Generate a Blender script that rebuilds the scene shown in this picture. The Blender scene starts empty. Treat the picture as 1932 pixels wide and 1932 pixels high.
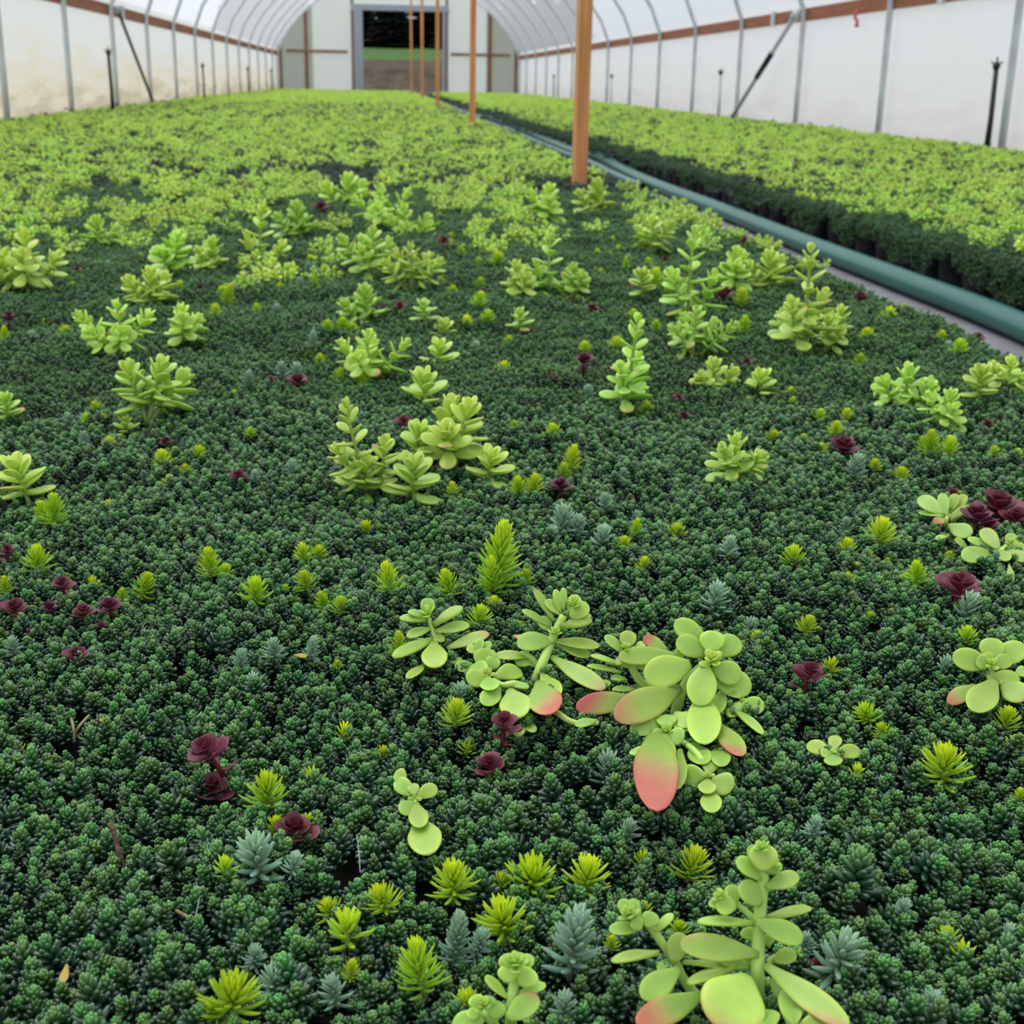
import bpy, math, random
import numpy as np
from mathutils import Vector, Matrix, Euler, noise

# ------------------------------------------------------------------ camera
F = 2500.0
CZ = 0.44
YAW, PITCH, ROLL = math.radians(5.8), math.radians(18.0), math.radians(1.05)
fw = np.array([math.sin(YAW)*math.cos(PITCH), math.cos(YAW)*math.cos(PITCH), -math.sin(PITCH)])
_r = np.array([math.cos(YAW), -math.sin(YAW), 0.0])
_u = np.cross(_r, fw)
rt = math.cos(ROLL)*_r + math.sin(ROLL)*_u
up = -math.sin(ROLL)*_r + math.cos(ROLL)*_u
CAMP = np.array([0.0, 0.0, CZ])
scene = bpy.context.scene
C = scene.collection
cd = bpy.data.cameras.new('camera')
cd.sensor_width = 36.0
cd.lens = F/1932*36
cd.clip_start = 0.02
cd.clip_end = 300
cd.dof.use_dof = True
cd.dof.focus_distance = 0.66
cd.dof.aperture_fstop = 24.0
cam = bpy.data.objects.new('camera', cd)
C.objects.link(cam)
cam.matrix_world = Matrix(((rt[0], up[0], -fw[0], 0), (rt[1], up[1], -fw[1], 0), (rt[2], up[2], -fw[2], CZ), (0, 0, 0, 1)))
scene.camera = cam

# ------------------------------------------------------------------ sky and exposure
w = bpy.data.worlds.new('overcast_sky')
scene.world = w
w.use_nodes = True
nt = w.node_tree
nt.nodes.clear()
wo = nt.nodes.new('ShaderNodeOutputWorld')
bg = nt.nodes.new('ShaderNodeBackground')
tc = nt.nodes.new('ShaderNodeTexCoord')
sp = nt.nodes.new('ShaderNodeSeparateXYZ')
rp = nt.nodes.new('ShaderNodeValToRGB')
nt.links.new(tc.outputs['Generated'], sp.inputs[0])
nt.links.new(sp.outputs['Z'], rp.inputs[0])
rp.color_ramp.elements[0].position = 0.0
rp.color_ramp.elements[0].color = (0.64, 0.69, 0.77, 1)
rp.color_ramp.elements[1].position = 0.75
rp.color_ramp.elements[1].color = (0.95, 0.97, 1.0, 1)
nt.links.new(rp.outputs[0], bg.inputs['Color'])
bg.inputs['Strength'].default_value = 1.05
nt.links.new(bg.outputs[0], wo.inputs[0])
sl = bpy.data.lights.new('hazy_sun', 'SUN')
sl.energy = 3.9
sl.angle = math.radians(50)
sl.color = (1.0, 0.985, 0.95)
sun = bpy.data.objects.new('hazy_sun', sl)
C.objects.link(sun)
sun.rotation_euler = Euler((math.radians(-22), math.radians(-20), 0))
scene.view_settings.view_transform = 'Standard'
scene.view_settings.look = 'None'
scene.view_settings.gamma = 1.0
scene.view_settings.exposure = 0.0
cy = scene.cycles
cy.max_bounces = 6
cy.diffuse_bounces = 3
cy.glossy_bounces = 2
cy.transmission_bounces = 3
cy.transparent_max_bounces = 12
cy.caustics_reflective = False
cy.caustics_refractive = False
cy.use_denoising = True

rnd = random.Random(7)

# ------------------------------------------------------------------ picture -> place
def ray(x, y):
    return fw + rt*(x-966)/F + up*(966-y)/F
def on_z(x, y, z):
    d = ray(x, y)
    return CAMP + d*((z-CZ)/d[2])
def on_y(x, y, Y):
    d = ray(x, y)
    return CAMP + d*(Y/d[1])
def on_x(x, y, X):
    d = ray(x, y)
    return CAMP + d*(X/d[0])
def proj(p):
    q = np.asarray(p) - CAMP
    d = q @ fw
    return 966+F*(q @ rt)/d, 966-F*(q @ up)/d, d

EDGE = 0.80          # aisle side of the main bed
MAT = 0.135
def mat_z(x, y):
    n = noise.noise((x*5.5, y*5.5, 1.3))*0.014 + noise.noise((x*17, y*17, 4.1))*0.010 + noise.noise((x*45, y*45, 9.0))*0.005
    z = MAT + n
    e = x-(EDGE-0.07)
    if e > 0:
        z -= min(e*e*6, .09)
    return z
def rmat_z(x, y):
    z = 0.125 + noise.noise((x*5.5, y*5.5, 11.3))*0.013 + noise.noise((x*17, y*17, 14.1))*0.007
    e = 1.36-x
    if e > 0:
        z -= min(e*e*3, .06)
    return z
def mat_hit(x, y, add=0.0):
    z = MAT
    for _ in range(6):
        p = on_z(x, y, z)
        z = mat_z(p[0], p[1])+add
    return on_z(x, y, z)

# ------------------------------------------------------------------ tags
def tag(o, label, cat, group=None, kind=None):
    if label: o['label'] = label
    if cat: o['category'] = cat
    if group: o['group'] = group
    if kind: o['kind'] = kind
    return o
def link(o, parent=None):
    C.objects.link(o)
    if parent is not None: o.parent = parent
    return o
def empty(name, loc=(0, 0, 0), label=None, cat=None, group=None):
    o = bpy.data.objects.new(name, None)
    o.empty_display_size = 0.02
    o.location = loc
    C.objects.link(o)
    return tag(o, label, cat, group)

# ------------------------------------------------------------------ materials
def mat_new(name):
    m = bpy.data.materials.new(name)
    m.use_nodes = True
    n = m.node_tree
    n.nodes.clear()
    out = n.nodes.new('ShaderNodeOutputMaterial')
    return m, n, out
def principled(n, col=(0.5, 0.5, 0.5), rough=0.5, spec=0.5, metal=0.0):
    b = n.nodes.new('ShaderNodeBsdfPrincipled')
    b.inputs['Base Color'].default_value = (*col, 1)
    b.inputs['Roughness'].default_value = rough
    b.inputs['Specular IOR Level'].default_value = spec
    b.inputs['Metallic'].default_value = metal
    return b
def simple(name, col, rough=0.5, spec=0.5, metal=0.0, var=0.0, scale=20.0, stretch=(1, 1, 1), bump=0.0):
    m, n, out = mat_new(name)
    b = principled(n, col, rough, spec, metal)
    n.links.new(b.outputs[0], out.inputs[0])
    if var or bump:
        t = n.nodes.new('ShaderNodeTexCoord')
        mp = n.nodes.new('ShaderNodeMapping')
        mp.inputs['Scale'].default_value = stretch
        nz = n.nodes.new('ShaderNodeTexNoise')
        nz.inputs['Scale'].default_value = scale
        nz.inputs['Detail'].default_value = 4
        n.links.new(t.outputs['Object'], mp.inputs[0])
        n.links.new(mp.outputs[0], nz.inputs['Vector'])
        if var:
            r = n.nodes.new('ShaderNodeValToRGB')
            r.color_ramp.elements[0].position = 0.3
            r.color_ramp.elements[1].position = 0.7
            r.color_ramp.elements[0].color = (*[c*(1-var) for c in col], 1)
            r.color_ramp.elements[1].color = (*[min(1, c*(1+var)) for c in col], 1)
            n.links.new(nz.outputs['Fac'], r.inputs[0])
            n.links.new(r.outputs[0], b.inputs['Base Color'])
        if bump:
            bp = n.nodes.new('ShaderNodeBump')
            bp.inputs['Strength'].default_value = bump
            bp.inputs['Distance'].default_value = 0.01
            n.links.new(nz.outputs['Fac'], bp.inputs['Height'])
            n.links.new(bp.outputs[0], b.inputs['Normal'])
    return m
def leafmat(name, rough=0.4, spec=0.5, transl=0.0, hue=0.02, val=0.25, speck=0.0):
    """pigment is stored per vertex in 'pig'; each plant varies a little"""
    m, n, out = mat_new(name)
    a = n.nodes.new('ShaderNodeAttribute')
    a.attribute_name = 'pig'
    oi = n.nodes.new('ShaderNodeObjectInfo')
    hs = n.nodes.new('ShaderNodeHueSaturation')
    mh = n.nodes.new('ShaderNodeMapRange')
    mh.inputs['To Min'].default_value = 0.5-hue
    mh.inputs['To Max'].default_value = 0.5+hue
    mv = n.nodes.new('ShaderNodeMapRange')
    mv.inputs['To Min'].default_value = 1-val
    mv.inputs['To Max'].default_value = 1+val
    mm = n.nodes.new('ShaderNodeMath'); mm.operation = 'MULTIPLY'; mm.inputs[1].default_value = 17.3
    mf = n.nodes.new('ShaderNodeMath'); mf.operation = 'FRACT'
    n.links.new(oi.outputs['Random'], mh.inputs['Value'])
    n.links.new(oi.outputs['Random'], mm.inputs[0])
    n.links.new(mm.outputs[0], mf.inputs[0])
    n.links.new(mf.outputs[0], mv.inputs['Value'])
    n.links.new(mh.outputs[0], hs.inputs['Hue'])
    n.links.new(mv.outputs[0], hs.inputs['Value'])
    n.links.new(a.outputs['Color'], hs.inputs['Color'])
    col = hs.outputs[0]
    b = principled(n, (0.2, 0.4, 0.1), rough, spec)
    if speck:
        t = n.nodes.new('ShaderNodeTexCoord')
        nz = n.nodes.new('ShaderNodeTexNoise')
        nz.inputs['Scale'].default_value = 160
        nz.inputs['Detail'].default_value = 3
        n.links.new(t.outputs['Object'], nz.inputs['Vector'])
        mr = n.nodes.new('ShaderNodeMapRange')
        mr.inputs['From Min'].default_value = 0.3; mr.inputs['From Max'].default_value = 0.7
        mr.inputs['To Min'].default_value = 1-speck; mr.inputs['To Max'].default_value = 1+speck
        n.links.new(nz.outputs['Fac'], mr.inputs['Value'])
        h2 = n.nodes.new('ShaderNodeHueSaturation')
        n.links.new(mr.outputs[0], h2.inputs['Value'])
        n.links.new(col, h2.inputs['Color'])
        col = h2.outputs[0]
    n.links.new(col, b.inputs['Base Color'])
    if transl:
        tr = n.nodes.new('ShaderNodeBsdfTranslucent')
        n.links.new(col, tr.inputs['Color'])
        mx = n.nodes.new('ShaderNodeMixShader')
        mx.inputs[0].default_value = transl
        n.links.new(b.outputs[0], mx.inputs[1])
        n.links.new(tr.outputs[0], mx.inputs[2])
        n.links.new(mx.outputs[0], out.inputs[0])
    else:
        n.links.new(b.outputs[0], out.inputs[0])
    return m

M = {}
M['mat'] = leafmat('dark_green_bead_leaf', 0.26, 0.85, 0.0, 0.022, 0.30)
M['broad'] = leafmat('lime_broad_leaf', 0.32, 0.5, 0.30, 0.012, 0.10, 0.05)
M['needle'] = leafmat('yellow_green_needle_leaf', 0.42, 0.4, 0.3, 0.012, 0.10)
M['blue'] = leafmat('blue_grey_needle_leaf', 0.6, 0.25, 0.08, 0.015, 0.14)
M['maroon'] = leafmat('maroon_scalloped_leaf', 0.45, 0.4, 0.04, 0.01, 0.2, 0.08)
M['stem'] = leafmat('fleshy_stem', 0.5, 0.35, 0.1, 0.01, 0.1)
M['soil'] = simple('dark_bed_soil', (0.012, 0.014, 0.009), 0.95, 0.1, var=0.5, scale=60, bump=0.6)
M['galv'] = simple('galvanised_steel', (0.58, 0.62, 0.66), 0.5, 0.5, 0.1, var=0.12, scale=6)
M['dark_steel'] = simple('dark_steel', (0.05, 0.06, 0.05), 0.5)
M['black'] = simple('black_plastic', (0.010, 0.012, 0.015), 0.35, 0.5)
M['wood'] = simple('orange_lumber', (0.66, 0.29, 0.11), 0.6, 0.3, var=0.28, scale=5, stretch=(9, 9, 0.5), bump=0.2)
M['board'] = simple('reddish_hip_board', (0.30, 0.105, 0.052), 0.65, 0.3, var=0.22, scale=5, stretch=(9, 0.5, 9), bump=0.2)
M['brown'] = simple('brown_stud', (0.27, 0.135, 0.085), 0.7, 0.2, var=0.2, scale=5)
M['hose'] = simple('green_hose', (0.018, 0.125, 0.10), 0.36, 0.4, var=0.12, scale=3, stretch=(1, .1, 1))
M['fabric'] = simple('grey_weed_fabric', (0.21, 0.205, 0.225), 0.8, 0.3, var=0.22, scale=14, bump=0.25)
M['alu'] = simple('white_door_frame', (0.33, 0.37, 0.43), 0.5, 0.4, var=0.05, scale=8)
M['pink'] = simple('pink_tape', (0.75, 0.12, 0.18), 0.6)
M['twig'] = simple('dry_twig', (0.16, 0.105, 0.085), 0.8, 0.2, var=0.5, scale=300, bump=0.5)

def film(name, tint, transp, stains=0.0, stripes=False, diff=0.35, trans_col=None):
    m, n, out = mat_new(name)
    tr = n.nodes.new('ShaderNodeBsdfTranslucent')
    df = n.nodes.new('ShaderNodeBsdfDiffuse')
    tp = n.nodes.new('ShaderNodeBsdfTransparent')
    tp.inputs[0].default_value = (*(trans_col or (0.93, 0.95, 0.98)), 1)
    for b in (tr, df): b.inputs['Color'].default_value = (*tint, 1)
    if stains or stripes:
        t = n.nodes.new('ShaderNodeTexCoord')
        mp = n.nodes.new('ShaderNodeMapping')
        mp.inputs['Scale'].default_value = (1, 0.7, 5) if stains else (1, 1, 1)
        n.links.new(t.outputs['Object'], mp.inputs[0])
        if stains:
            nz = n.nodes.new('ShaderNodeTexNoise')
            nz.inputs['Scale'].default_value = 1.7; nz.inputs['Detail'].default_value = 6
            nz.inputs['Roughness'].default_value = 0.65
            n.links.new(mp.outputs[0], nz.inputs['Vector'])
            sx = n.nodes.new('ShaderNodeSeparateXYZ')
            n.links.new(t.outputs['Object'], sx.inputs[0])
            g = n.nodes.new('ShaderNodeMapRange')      # algae grows in the damp lower part of the film
            g.inputs['From Min'].default_value = 0.95; g.inputs['From Max'].default_value = 0.15
            n.links.new(sx.outputs['Z'], g.inputs['Value'])
            ad = n.nodes.new('ShaderNodeMath'); ad.operation = 'MULTIPLY_ADD'
            n.links.new(nz.outputs['Fac'], ad.inputs[0]); ad.inputs[1].default_value = 1.4
            ad.inputs[2].default_value = -0.7
            su = n.nodes.new('ShaderNodeMath'); su.operation = 'ADD'
            n.links.new(g.outputs[0], su.inputs[0]); n.links.new(ad.outputs[0], su.inputs[1])
            r = n.nodes.new('ShaderNodeValToRGB')
            e = r.color_ramp.elements
            e[0].position = 0.25; e[0].color = (*tint, 1)
            e[1].position = 0.75; e[1].color = (tint[0], tint[1]*(1-.12*stains), tint[2]*(1-.32*stains), 1)
            e2 = r.color_ramp.elements.new(1.05 if False else 0.98)
            e2.color = (tint[0]*(1-.3*stains), tint[1]*(1-.42*stains), tint[2]*(1-.62*stains), 1)
            n.links.new(su.outputs[0], r.inputs[0])
        else:
            wv = n.nodes.new('ShaderNodeTexWave')
            wv.inputs['Scale'].default_value = 9; wv.inputs['Distortion'].default_value = 0.3
            n.links.new(mp.outputs[0], wv.inputs['Vector'])
            r = n.nodes.new('ShaderNodeValToRGB')
            r.color_ramp.elements[0].color = (*[c*.86 for c in tint], 1)
            r.color_ramp.elements[1].color = (*tint, 1)
            n.links.new(wv.outputs[0], r.inputs[0])
        for b in (tr, df): n.links.new(r.outputs[0], b.inputs['Color'])
    m1 = n.nodes.new('ShaderNodeMixShader'); m1.inputs[0].default_value = diff
    n.links.new(tr.outputs[0], m1.inputs[1]); n.links.new(df.outputs[0], m1.inputs[2])
    m2 = n.nodes.new('ShaderNodeMixShader'); m2.inputs[0].default_value = transp
    n.links.new(m1.outputs[0], m2.inputs[1]); n.links.new(tp.outputs[0], m2.inputs[2])
    n.links.new(m2.outputs[0], out.inputs[0])
    return m
M['roof'] = film('translucent_roof_film', (0.80, 0.82, 0.86), 0.42)
M['wall_l'] = film('stained_side_film', (0.68, 0.70, 0.70), 0.02, stains=0.85)
M['wall_r'] = film('side_film', (0.84, 0.86, 0.89), 0.02, stains=0.22)
M['panel'] = film('ribbed_panel', (0.90, 0.93, 0.90), 0.15, stripes=True)
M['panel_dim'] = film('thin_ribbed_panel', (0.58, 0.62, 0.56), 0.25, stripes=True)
M['grass'] = simple('wild_grass', (0.045, 0.10, 0.025), 0.9, 0.1, var=0.5, scale=6)
M['bank'] = simple('brown_earth_bank', (0.058, 0.045, 0.033), 0.95, 0.1, var=0.45, scale=2.5)
M['conifer'] = simple('dark_conifer', (0.008, 0.012, 0.009), 0.9, 0.1, var=0.4, scale=3)

# ------------------------------------------------------------------ mesh building
class MB:
    def __init__(s):
        s.v = []; s.f = []; s.c = []; s.n = 0
    def add(s, v, f, c=None):
        v = np.asarray(v, float)
        s.v.append(v)
        s.f.extend([tuple(i+s.n for i in q) for q in f])
        s.c.append(np.asarray(c, float) if c is not None else np.tile((0.3, 0.3, 0.3), (len(v), 1)))
        s.n += len(v)
    def mesh(s, name, material, smooth=True):
        me = bpy.data.meshes.new(name)
        V = np.concatenate(s.v) if s.v else np.zeros((0, 3))
        me.from_pydata(V.tolist(), [], s.f)
        if smooth: me.polygons.foreach_set('use_smooth', [True]*len(me.polygons))
        a = me.attributes.new('pig', 'FLOAT_COLOR', 'POINT')
        cc = np.ones((s.n, 4)); cc[:, :3] = np.concatenate(s.c)
        a.data.foreach_set('color', cc.ravel())
        me.materials.append(material)
        me.update()
        return me
    def obj(s, name, material, parent=None, smooth=True):
        o = bpy.data.objects.new(name, s.mesh(name, material, smooth))
        return link(o, parent)

def box(mb, x0, x1, y0, y1, z0, z1, c=None):
    v = [(x, y, z) for z in (z0, z1) for y in (y0, y1) for x in (x0, x1)]
    mb.add(v, [(0, 2, 3, 1), (4, 5, 7, 6), (0, 1, 5, 4), (2, 6, 7, 3), (0, 4, 6, 2), (1, 3, 7, 5)], c and [c]*8)
def tube(mb, pts, radii, sides=8, col=(0.3, 0.3, 0.3), cap=True):
    pts = [np.asarray(p, float) for p in pts]
    k = len(pts)
    if np.isscalar(radii): radii = [radii]*k
    v = []; prev = None
    for i, p in enumerate(pts):
        t = pts[min(i+1, k-1)]-pts[max(i-1, 0)]
        t = t/(np.linalg.norm(t)+1e-12)
        a = np.cross(t, (0, 0, 1.0)) if prev is None else prev-t*(prev @ t)
        if np.linalg.norm(a) < 1e-4: a = np.cross(t, (1.0, 0, 0))
        a = a/np.linalg.norm(a); prev = a
        b = np.cross(t, a)
        for j in range(sides):
            q = 2*math.pi*j/sides
            v.append(p+radii[i]*(math.cos(q)*a+math.sin(q)*b))
    f = [(i*sides+j, i*sides+(j+1) % sides, (i+1)*sides+(j+1) % sides, (i+1)*sides+j) for i in range(k-1) for j in range(sides)]
    if cap: f += [tuple(range(sides))[::-1], tuple((k-1)*sides+j for j in range(sides))]
    cols = [col]*len(v) if not callable(col) else [col(i/(k-1)) for i in range(k) for j in range(sides)]
    mb.add(v, f, cols)
def catmull(pts, n=6):
    P = [np.asarray(p, float) for p in pts]
    P = [2*P[0]-P[1]]+P+[2*P[-1]-P[-2]]
    o = []
    for i in range(1, len(P)-2):
        for k in range(n):
            t = k/n
            o.append(.5*((2*P[i])+(-P[i-1]+P[i+1])*t+(2*P[i-1]-5*P[i]+4*P[i+1]-P[i+2])*t*t+(-P[i-1]+3*P[i]-3*P[i+1]+P[i+2])*t**3))
    o.append(P[-2])
    return o

# leaf outlines: half width along the leaf
PROF = {
    'bead': ([0, .12, .35, .65, .88, 1], [.25, .68, .97, 1.0, .66, 0]),
    'needle': ([0, .15, .45, .75, .93, 1], [.62, .85, 1, .86, .45, 0]),
    'broad': ([0, .12, .3, .5, .68, .84, .94, 1], [.34, .42, .68, .93, 1, .84, .55, 0]),

    'maroon': ([0, .15, .35, .55, .75, .9, .97, 1], [.22, .3, .6, .92, 1.0, .8, .5, 0]),
}
_t = np.linspace(0, 1, 41)
def _oval(b0, tm, p): return (_t, np.where(_t < tm, b0+(1-b0)*np.sin(np.pi/2*np.clip(_t/tm, 0, 1))**p, np.sqrt(np.clip(1-(np.clip(_t-tm, 0, 1)/(1-tm))**2.1, 0, 1))))
PROF['round'] = _oval(.30, .56, 1.0)
PROF['broad'] = _oval(.30, .60, 1.35)
PROF['bead'] = _oval(.45, .55, .8)
def nrm(a): return a/(np.linalg.norm(a)+1e-12)
_cache = {}
def leaf(mb, base, d, n, L, W, T, prof='needle', rings=6, sides=6, bend=0.0, cup=0.0, c0=(0.2, 0.4, 0.1), c1=None, blush=0.0, pink=(0.75, 0.16, 0.14), bias=0.0, scal=0.0, teeth=9, cp=1.0):
    base = np.asarray(base, float); d = nrm(np.asarray(d, float)); n = np.asarray(n, float)
    n = nrm(n-d*(n @ d)); s = np.cross(d, n)
    c0 = np.asarray(c0); c1 = c0 if c1 is None else np.asarray(c1)
    t = np.sin(np.linspace(0, math.pi/2, rings+1))[:-1] if prof != 'bead' else np.linspace(0.02, .93, rings)
    if scal: t = np.linspace(0, .985, rings)
    wv = np.interp(t, *PROF[prof])
    if scal: wv = wv*(1+scal*np.where(t > .4, np.sin(t*teeth*2*math.pi), 0))
    h = np.sqrt(np.clip(1-(np.clip((t-.55)/.47, 0, 1))**2, 0.02, 1))*np.interp(t, [0, .2, 1], [1.15 if prof in ('broad', 'round') else .8, 1, .85])
    a = np.arange(sides)/sides*2*math.pi
    ca, sa = np.cos(a), np.sin(a)
    cen = base+L*(np.outer(t, d)+bend*np.outer(t*t, n))
    nn = n[None, :]-2*bend*t[:, None]*d[None, :]
    nn /= np.linalg.norm(nn, axis=1)[:, None]
    off = (W/2*wv)[:, None]*ca[None, :]
    hh = (T/2*h)[:, None]*sa[None, :]+cup*W*(wv**2)[:, None]*(ca**2)[None, :]
    V = cen[:, None, :]+off[..., None]*s+hh[..., None]*nn[:, None, :]
    V = V.reshape(-1, 3)
    tip = base+L*(d+bend*n)
    V = np.vstack([V, base[None, :], tip[None, :]])
    key = (rings, sides)
    if key not in _cache:
        f = [(i*sides+j, (i+1)*sides+j, (i+1)*sides+(j+1) % sides, i*sides+(j+1) % sides) for i in range(rings-1) for j in range(sides)]
        R = rings*sides
        f += [(R, j, (j+1) % sides) for j in range(sides)]
        f += [((rings-1)*sides+j, R+1, (rings-1)*sides+(j+1) % sides) for j in range(sides)]
        _cache[key] = f
    tt = np.concatenate([np.repeat(t, sides), [0, 1]])
    xx = np.concatenate([np.tile(ca, rings), [0, 0]])
    col = c0[None, :]+(c1-c0)[None, :]*(tt**cp)[:, None]
    if prof in ('broad', 'round') and sides > 6:
        k_ = (np.clip(np.abs(xx), 0, 1)**2.5*.30-.10)[:, None]
        col = np.clip(col*(1+k_*np.array((1.1, .8, .5))), 0, .97)
    if blush:
        g = np.clip((tt+bias*xx-(1.0-.66*blush))/.50, 0, 1)
        g = g*g*(3-2*g)
        rim = np.clip((np.abs(xx)-.75)/.25, 0, 1)*np.clip((tt-.35)/.3, 0, 1)*.55
        b = np.clip(g*min(.88, blush*1.05)+rim*blush*.7, 0, .92)[:, None]
        pale = np.clip(g*2, 0, 1)[:, None]*.5*blush
        col = col*(1-pale)+np.array((.62, .62, .22))*pale
        col = col*(1-b)+np.asarray(pink)*b
    mb.add(V, _cache[key], col)

GA = math.radians(137.508)
def frame(ax):
    ax = nrm(np.asarray(ax, float))
    a = nrm(np.cross(ax, (0.31, 0.95, 0.05)))
    return ax, a, np.cross(ax, a)
def shoot(mb, sb, base, tip, r, n, L0, L1, W0, W1, T, prof, ang0, ang1, t0=0.2, rings=6, sides=5, bend=0.2, cup=0.0, clo=(0, 0, 0), chi=(0, 0, 0), ctip=None, stem_r=0.001, stem_c=(.3, .4, .15), bow=0.0, powr=1.3, cup_b=0.0, scal=0.0, whorl=0, blush=0.0, blush_p=0.0, Lp=1.0, jit=0.12, cpow=1.0):
    """one leafy shoot; leaves spiral (or stand in whorls) from base to tip"""
    base = np.asarray(base, float); tip = np.asarray(tip, float)
    ax, a, b = frame(tip-base); H = np.linalg.norm(tip-base)
    q = r.uniform(0, 6.28)
    side = math.cos(q)*a+math.sin(q)*b
    pos = lambda t: base+ax*H*t+side*bow*H*math.sin(math.pi*t*.8)
    if sb is not None:
        tube(sb, [pos(t) for t in (0, .2, .4, .6, .8, .95)], [stem_r*x for x in (1.1, 1, .95, .85, .7, .5)], 6, stem_c)
    ph = r.uniform(0, 6.28)
    for i in range(n):
        u = i/(n-1)
        t = t0+(1-t0)*(1-(1-u)**powr)
        if whorl:
            k = i//whorl
            u = min(1, k*whorl/(n-1)); t = t0+(1-t0)*(1-(1-u)**powr)
            phi = ph+k*math.pi/whorl+(i % whorl)*2*math.pi/whorl+r.uniform(-.15, .15)
        else: phi = ph+i*GA
        ang = math.radians(ang0+(ang1-ang0)*u**Lp+r.uniform(-8, 8))
        out = math.cos(phi)*a+math.sin(phi)*b
        d = ax*math.cos(ang)+out*math.sin(ang)
        nn = ax*math.sin(ang)-out*math.cos(ang)
        L = (L0+(L1-L0)*u**Lp)*r.uniform(1-jit, 1+jit)
        Wd = (W0+(W1-W0)*u**Lp)*r.uniform(1-jit*.6, 1+jit*.6)
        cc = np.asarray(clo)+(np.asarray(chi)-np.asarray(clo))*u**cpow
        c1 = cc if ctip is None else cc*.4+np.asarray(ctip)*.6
        bl = blush*r.uniform(.5, 1) if (blush and r.random() < blush_p and u < .6) else 0
        leaf(mb, pos(t)+out*stem_r*.5, d, nn, L, Wd, T*Wd, prof, rings, sides, bend*(1-.5*u), cup, np.clip(cc*r.uniform(.9, 1.08), 0, .96), c1, bl, scal=scal)

def lin(r, g, b): return tuple(((c/255)/12.92 if c <= 10 else ((c/255+.055)/1.055)**2.4) for c in (r, g, b))
COL = dict(
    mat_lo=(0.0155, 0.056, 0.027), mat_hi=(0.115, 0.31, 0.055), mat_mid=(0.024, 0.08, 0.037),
    nee_lo=(0.42, 0.70, 0.06), nee_hi=(0.84, 0.96, 0.035),
    blu_lo=(0.20, 0.36, 0.26), blu_hi=(0.42, 0.62, 0.42),
    bro_lo=(0.48, 0.72, 0.125), bro_hi=(0.66, 0.84, 0.18),
    mar_lo=(0.17, 0.030, 0.055), mar_hi=(0.11, 0.014, 0.030))

# ------------------------------------------------------------------ structure: floor, walls, roof
XL, XR, YE, YS = -2.49, 3.53, 34.8, -3.0
XC = (XL+XR)/2
def struct(mb, name, m, label=None, smooth=False, parent=None):
    o = mb.obj(name, m, parent, smooth)
    if parent is None:
        o['kind'] = 'structure'
    if label: o['label'] = label
    return o
mb = MB(); box(mb, XL, XR, YS, YE, -0.03, 0)
struct(mb, 'floor', M['fabric'], 'grey woven weed fabric floor of the greenhouse aisle')
# outside ground, bank, grass
mb = MB()
prof = [(YE-.02, -0.02), (38, 0.0), (41, .1), (44, .75), (47, 1.05)]
mb.add([(x, y, z) for (y, z) in prof for x in (-9, 11)], [(2*i, 2*i+1, 2*i+3, 2*i+2) for i in range(4)])
struct(mb, 'ground_bank', M['bank'], 'brown earth bank outside the end door')
mb = MB()
mb.add([(-9, 47, 1.05), (11, 47, 1.05), (-9, 56, 1.6), (11, 56, 1.6), (-9, 66, 1.9), (11, 66, 1.9)], [(0, 1, 3, 2), (2, 3, 5, 4)])
struct(mb, 'ground_grass', M['grass'], 'green grass strip above the brown bank')
mb = MB()
mb.add([(-30, -8, -.05), (30, -8, -.05), (-30, YE, -.05), (30, YE, -.05)], [(0, 1, 3, 2)])
struct(mb, 'ground_yard', simple('gravel_yard', (0.55, 0.54, 0.50), .9, .1, var=.2, scale=3), 'gravel ground around the greenhouse')

RISE = 1.8; ZB = 1.12
HW = (XR-XL)/2
RR = (HW*HW+RISE*RISE)/(2*RISE)
def arch(u, off=0.0):
    x = u*HW
    z = ZB+math.sqrt(RR*RR-x*x)-(RR-RISE)
    nx, nz = x/RR, math.sqrt(RR*RR-x*x)/RR
    return XC+x+nx*off, z+nz*off
us = [math.sin(a)*1.0 for a in np.linspace(-math.pi/2, math.pi/2, 33)]
mb = MB()
ys = [YS+(YE-YS)*i/20 for i in range(21)]
v = [(arch(u)[0], y, arch(u)[1]) for y in ys for u in us]
mb.add(v, [(i*33+j, i*33+j+1, (i+1)*33+j+1, (i+1)*33+j) for i in range(20) for j in range(32)])
struct(mb, 'ceiling', M['roof'], 'white translucent plastic film roof over the hoops', True)
for nm, X, m in (('wall_left', XL, M['wall_l']), ('wall_right', XR, M['wall_r'])):
    mb = MB()
    mb.add([(X, YS, 0), (X, YE, 0), (X, YE, ZB), (X, YS, ZB)], [(0, 1, 2, 3)])
    struct(mb, nm, m, 'white plastic side wall film with yellowish algae stains')

# hip boards
for nm, X0, X1 in (('trim_1', XL+.002, XL+.036), ('trim_2', XR-.036, XR-.002)):
    mb = MB(); box(mb, X0, X1, YS, YE-.03, .955, 1.052)
    struct(mb, nm, M['board'], 'long reddish brown hip board along the side wall')

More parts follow.
